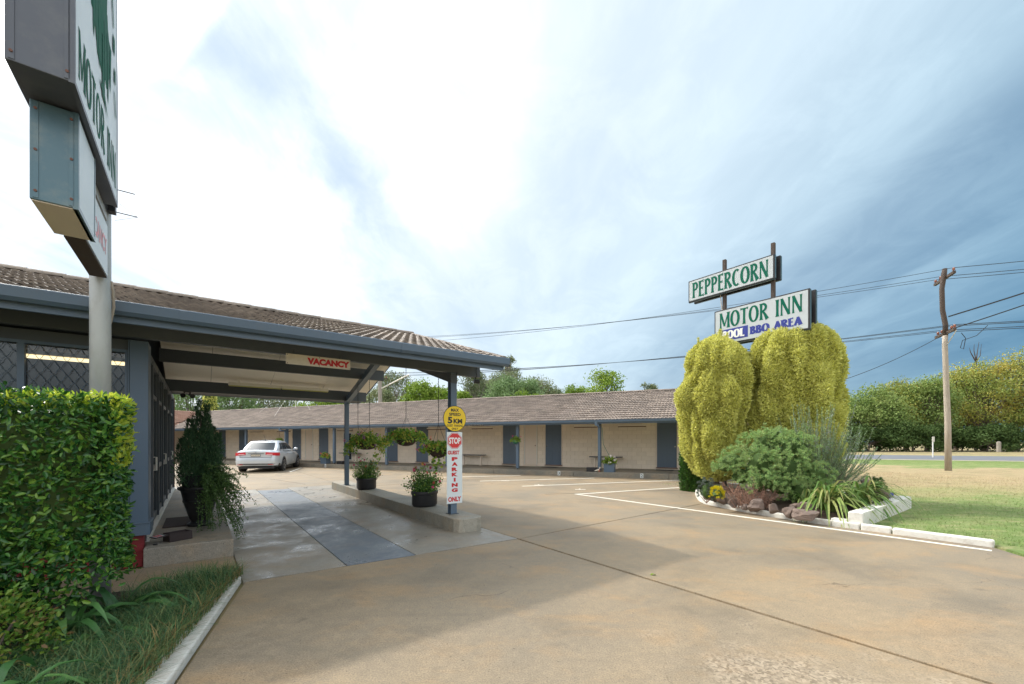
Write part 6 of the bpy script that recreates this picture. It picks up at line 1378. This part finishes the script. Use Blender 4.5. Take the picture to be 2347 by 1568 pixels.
# ================================================================== trees
def tree(name, label, loc, h, rx, ry, cz, rz_, n, m, seed, leaf=.32, trunks=1, bark='bark', clumps=46, low=0., grp=None, gap=.0, cat='tree', shape='dia', fat=.38):
    """tapered trunk with limbs carrying separate clumps of leaves; cz crown centre height, rz_ half height"""
    s = thing(name, label, cat, loc, 0, grp); q = np.random.default_rng(seed); tr = MB(); d = unit(q.normal(size=(clumps, 3))); d[:, 2] = np.where(d[:, 2] < -.65, -d[:, 2], d[:, 2])
    c = d * np.array([rx, ry, rz_]) * (q.uniform(.35, .92, (clumps, 1)) ** .7); c[:, 2] += cz; cs = q.uniform(.55, 1.2, clumps) * min(rx, rz_) * fat
    base = [np.array([q.uniform(-.15, .15) * k, q.uniform(-.1, .1) * k, 0]) for k in range(trunks)]; fork = [b + np.array([q.uniform(-.3, .3), q.uniform(-.2, .2), max(.25 * h, cz - rz_ * .9)]) for b in base]; r0 = h * .020
    for b, f in zip(base, fork): tr.tube([b, (b + f) / 2 + q.normal(size=3) * .08, f], [r0 * 1.25, r0 * .95, r0 * .8], 8)
    for i in range(clumps):
        f = fork[i % trunks]; mid = (f + c[i]) / 2 + np.array([0, 0, -.12 * rz_]) + q.normal(size=3) * .15
        if i % 2 == 0 or clumps < 30: tr.tube([f, mid, c[i]], [r0 * .5, r0 * .3, r0 * .1], 5, False)
    link('trunk', tr, bark, s); k = n // clumps; VV = []
    w = cs ** 2; cnt = np.maximum((w / w.sum() * n).astype(int), 8); idx = np.repeat(np.arange(clumps), cnt); N_ = len(idx); dd = unit(q.normal(size=(N_, 3))); rr_ = q.random((N_, 1)) ** .42
    P = c[idx] + dd * rr_ * cs[idx][:, None] * np.array([1.25, 1.1, .8]) + q.normal(size=(N_, 3)) * leaf * .3; P[:, 2] = np.maximum(P[:, 2], low + .1)
    V, F = leaves(P, q.normal(size=(N_, 3)) + np.array([0, 0, -.15]), dd + q.normal(size=(N_, 3)) * .7, q.uniform(leaf * .55, leaf * 1.2, N_), leaf * .55, shape, .12); child(s, 'crown', V, F, m, True); return s
def hz(y_, Y): return 1.4 + (1012 - y_) / 961 * Y
def T_(name, label, x, wpx, ytop, Y, m, seed, n=5200, ybot=None, **k):
    h = hz(ytop, Y); w = wpx / 961 * Y / 2; b = hz(ybot, Y) if ybot else .35 * h; cz = (h + b) / 2; return tree(name, label, at(x, Y), h, w, w * .9, cz, (h - b) / 2, n, m, seed, **k)
gB = 'trees behind the motel roof'; gR = 'trees beyond the road'
T_('peppercorn_tree', 'soft pale green weeping tree behind the far left end of the motel roof', 425, 130, 868, 56, 'willow_leaf', 1, 6500, 985, grp=gB, leaf=.30)
T_('peppercorn_tree', 'soft pale green tree right of the narrow cypress', 535, 100, 876, 54, 'willow_leaf', 2, 5500, 985, grp=gB, leaf=.30)
T_('gum_tree', 'grey-green gum tree seen under the middle of the canopy beam', 628, 130, 872, 60, 'gum_leaf', 3, 5200, 975, grp=gB, bark='bark_pale')
T_('leafy_tree', 'bright green tree seen under the right part of the canopy beam', 735, 120, 886, 52, 'bright_leaf', 4, 5200, 985, grp=gB)
T_('gum_tree', 'dark gum tree low behind the far end of the motel roof', 335, 160, 880, 62, 'gum_leaf', 14, 4500, 990, grp=gB, bark='bark_pale')
T_('gum_tree', 'thin gum tree behind the small power pole', 905, 100, 848, 56, 'gum_leaf', 5, 3600, 935, grp=gB, bark='bark_pale', clumps=60, leaf=.26)
T_('gum_tree', 'open topped gum tree left of the front canopy post', 868, 80, 892, 50, 'gum_leaf', 15, 2600, 950, grp=gB, bark='bark_pale', clumps=40, leaf=.26)
T_('leafy_tree', 'yellow-green tree between the small power pole and the front post', 960, 74, 872, 50, 'bright_leaf', 6, 4200, 960, grp=gB)
T_('leafy_tree', 'yellow-green tree just left of the front canopy post', 1015, 70, 884, 50, 'bright_leaf', 7, 3600, 960, grp=gB)
T_('leafy_tree', 'small yellow-green tree just right of the front canopy post', 1058, 46, 892, 48, 'bright_leaf', 16, 2400, 960, grp=gB)
T_('gum_tree', 'tall gum tree right of the front canopy post', 1088, 70, 846, 56, 'gum_leaf', 8, 3600, 930, grp=gB, bark='bark_pale', clumps=56, leaf=.26)
T_('gum_tree', 'tallest gum tree with a narrow top beside the end of the canopy', 1166, 44, 818, 66, 'gum_leaf', 9, 1700, 868, grp=gB, bark='bark_pale', clumps=22, leaf=.26)
T_('gum_tree', 'wide gum tree under the narrow topped one', 1160, 100, 850, 62, 'gum_leaf', 19, 3800, 930, grp=gB, bark='bark_pale', clumps=56, leaf=.26)
T_('willow_tree', 'broad grey-green willow behind the motel roof', 1172, 150, 868, 48, 'willow_leaf', 10, 8000, 960, grp=gB, clumps=70, leaf=.26)
T_('gum_tree', 'brownish gum tree on the slope right of the willow', 1232, 110, 862, 70, 'gum_leaf', 11, 5200, 950, grp=gB, bark='bark_pale', clumps=60)
T_('gum_tree', 'brownish gum tree where the slope falls to the right', 1272, 70, 888, 74, 'gum_leaf', 12, 3200, 950, grp=gB, bark='bark_pale')
T_('leafy_tree', 'light green tree left of the airy tree', 1318, 62, 880, 46, 'bright_leaf', 13, 3200, 960, grp=gB, leaf=.26)
T_('airy_tree', 'airy light green tree standing highest over the right half of the roof', 1388, 96, 850, 36, 'bright_leaf', 17, 2600, 945, grp=gB, leaf=.22, clumps=44)
T_('gum_tree', 'small distant tree peeping over the roof near the golden conifer', 1488, 34, 873, 70, 'gum_leaf', 18, 1200, 930, grp=gB, clumps=16)
T_('gum_tree', 'pale gum tree closing the gap behind the front canopy post', 1110, 90, 872, 60, 'gum_leaf', 20, 4200, 950, grp=gB, bark='bark_pale', clumps=60, leaf=.28)
T_('leafy_tree', 'yellow-green bush crown at the foot of the willow, low behind the ridge', 1205, 90, 898, 45, 'bright_leaf', 22, 2600, 965, grp=gB, leaf=.24)
T_('gum_tree', 'olive gum tree behind the light green tree', 1345, 90, 895, 66, 'gum_leaf', 23, 3000, 960, grp=gB, bark='bark_pale')
T_('gum_tree', 'olive gum tree between the bright trees and the rear post', 815, 110, 885, 60, 'gum_leaf', 24, 4200, 975, grp=gB, bark='bark_pale')
conifer('cypress', 'narrow cypress standing above the far motel roof', at(480, 46), [(0, .6), (3, .85), (5.5, .7), (7, .45), (7.9, .05)], 5000, 'gold_frond', 'scrub_leaf', 41, L=(.12, .22), cat='tree')
# right belt of trees beyond the road
for i, (x, w, yt, Y, m, lb, k) in enumerate([
 (1950, 150, 905, 64, 'tree_green', 'green tree half hidden behind the right golden conifer', {}), (2012, 120, 886, 63, 'tree_green', 'rounded green tree just right of the conifer', {}), (2075, 120, 862, 66, 'autumn_leaf', 'yellowing tree with airy top left of the power pole', {}),
 (2125, 110, 858, 64, 'tree_green', 'green tree directly left of the power pole foot', {}), (2190, 120, 846, 68, 'autumn_leaf', 'yellowing tree directly behind the power pole', {}), (2255, 150, 822, 64, 'autumn_leaf', 'tall golden-green tree right of the power pole', {}),
 (2330, 160, 806, 64, 'autumn_leaf', 'tallest golden-green tree at the right edge', {}), (2420, 190, 800, 62, 'autumn_leaf', 'golden-green tree beyond the right edge', {}), (1850, 160, 900, 66, 'tree_green', 'green tree mostly behind the right golden conifer', {}), (2520, 190, 810, 62, 'tree_green', 'green tree well beyond the right edge', {})]):
    T_('roadside_tree', lb, x, w, yt, Y, m, 60 + i, 10500, 1030, grp=gR, clumps=110, leaf=.33, trunks=2, fat=.36)
dt = thing('dead_tree', 'bare dead branch top rising above the right trees', 'tree', at(2237, 70), 0); z0 = hz(830, 70)
link('trunk', MB().tube([(0, 0, 0), (0, 0, z0 * .6), (0, 0, z0)], [.3, .2, .1], 6), 'wood_dark', dt)
link('branch', MB().tube([(0, 0, z0), (-.9, 0, z0 + 1.6), (-1.1, 0, z0 + 2.4)], [.1, .06, .02], 5, False).tube([(0, 0, z0), (.2, 0, z0 + 1.5), (.5, 0, z0 + 3.4)], [.1, .06, .02], 5, False).tube([(0, 0, z0), (.7, 0, z0 + 1.1), (.9, 0, z0 + 3.0)], [.1, .05, .02], 5, False).tube([(0, 0, z0 + .3), (-.35, 0, z0 + 1.9), (-.3, 0, z0 + 3.0)], [.08, .05, .02], 5, False), 'wood_dark', dt)
q = np.random.default_rng(88)
for i, x in enumerate((1935, 1990, 2040, 2092, 2140, 2205, 2262, 2318)):
    Y = 59 + (i % 3); tree('scrub_bush', ['dense dark bush', 'leafy dark bush', 'low dark bush'][i % 3] + ' at the foot of the trees beyond the road, number of them unbroken', at(x, Y), 4.2, 4.2, 2.0, 1.7, 2.0, 4600, 'scrub_leaf', 200 + i, leaf=.34, clumps=26, low=.0, fat=.55, grp='dark bushes under the roadside trees', cat='bush')['label'] = ('leftmost', 'second from left', 'third from left', 'fourth from left', 'fourth from right', 'third from right', 'second from right', 'rightmost')[i] + ' dark bush in the row under the trees beyond the road'
# trees filling the horizon outside the frame and behind the camera are not in view
for o in C.objects:
    if o.type == 'EMPTY' and o.get('label') is None: pass
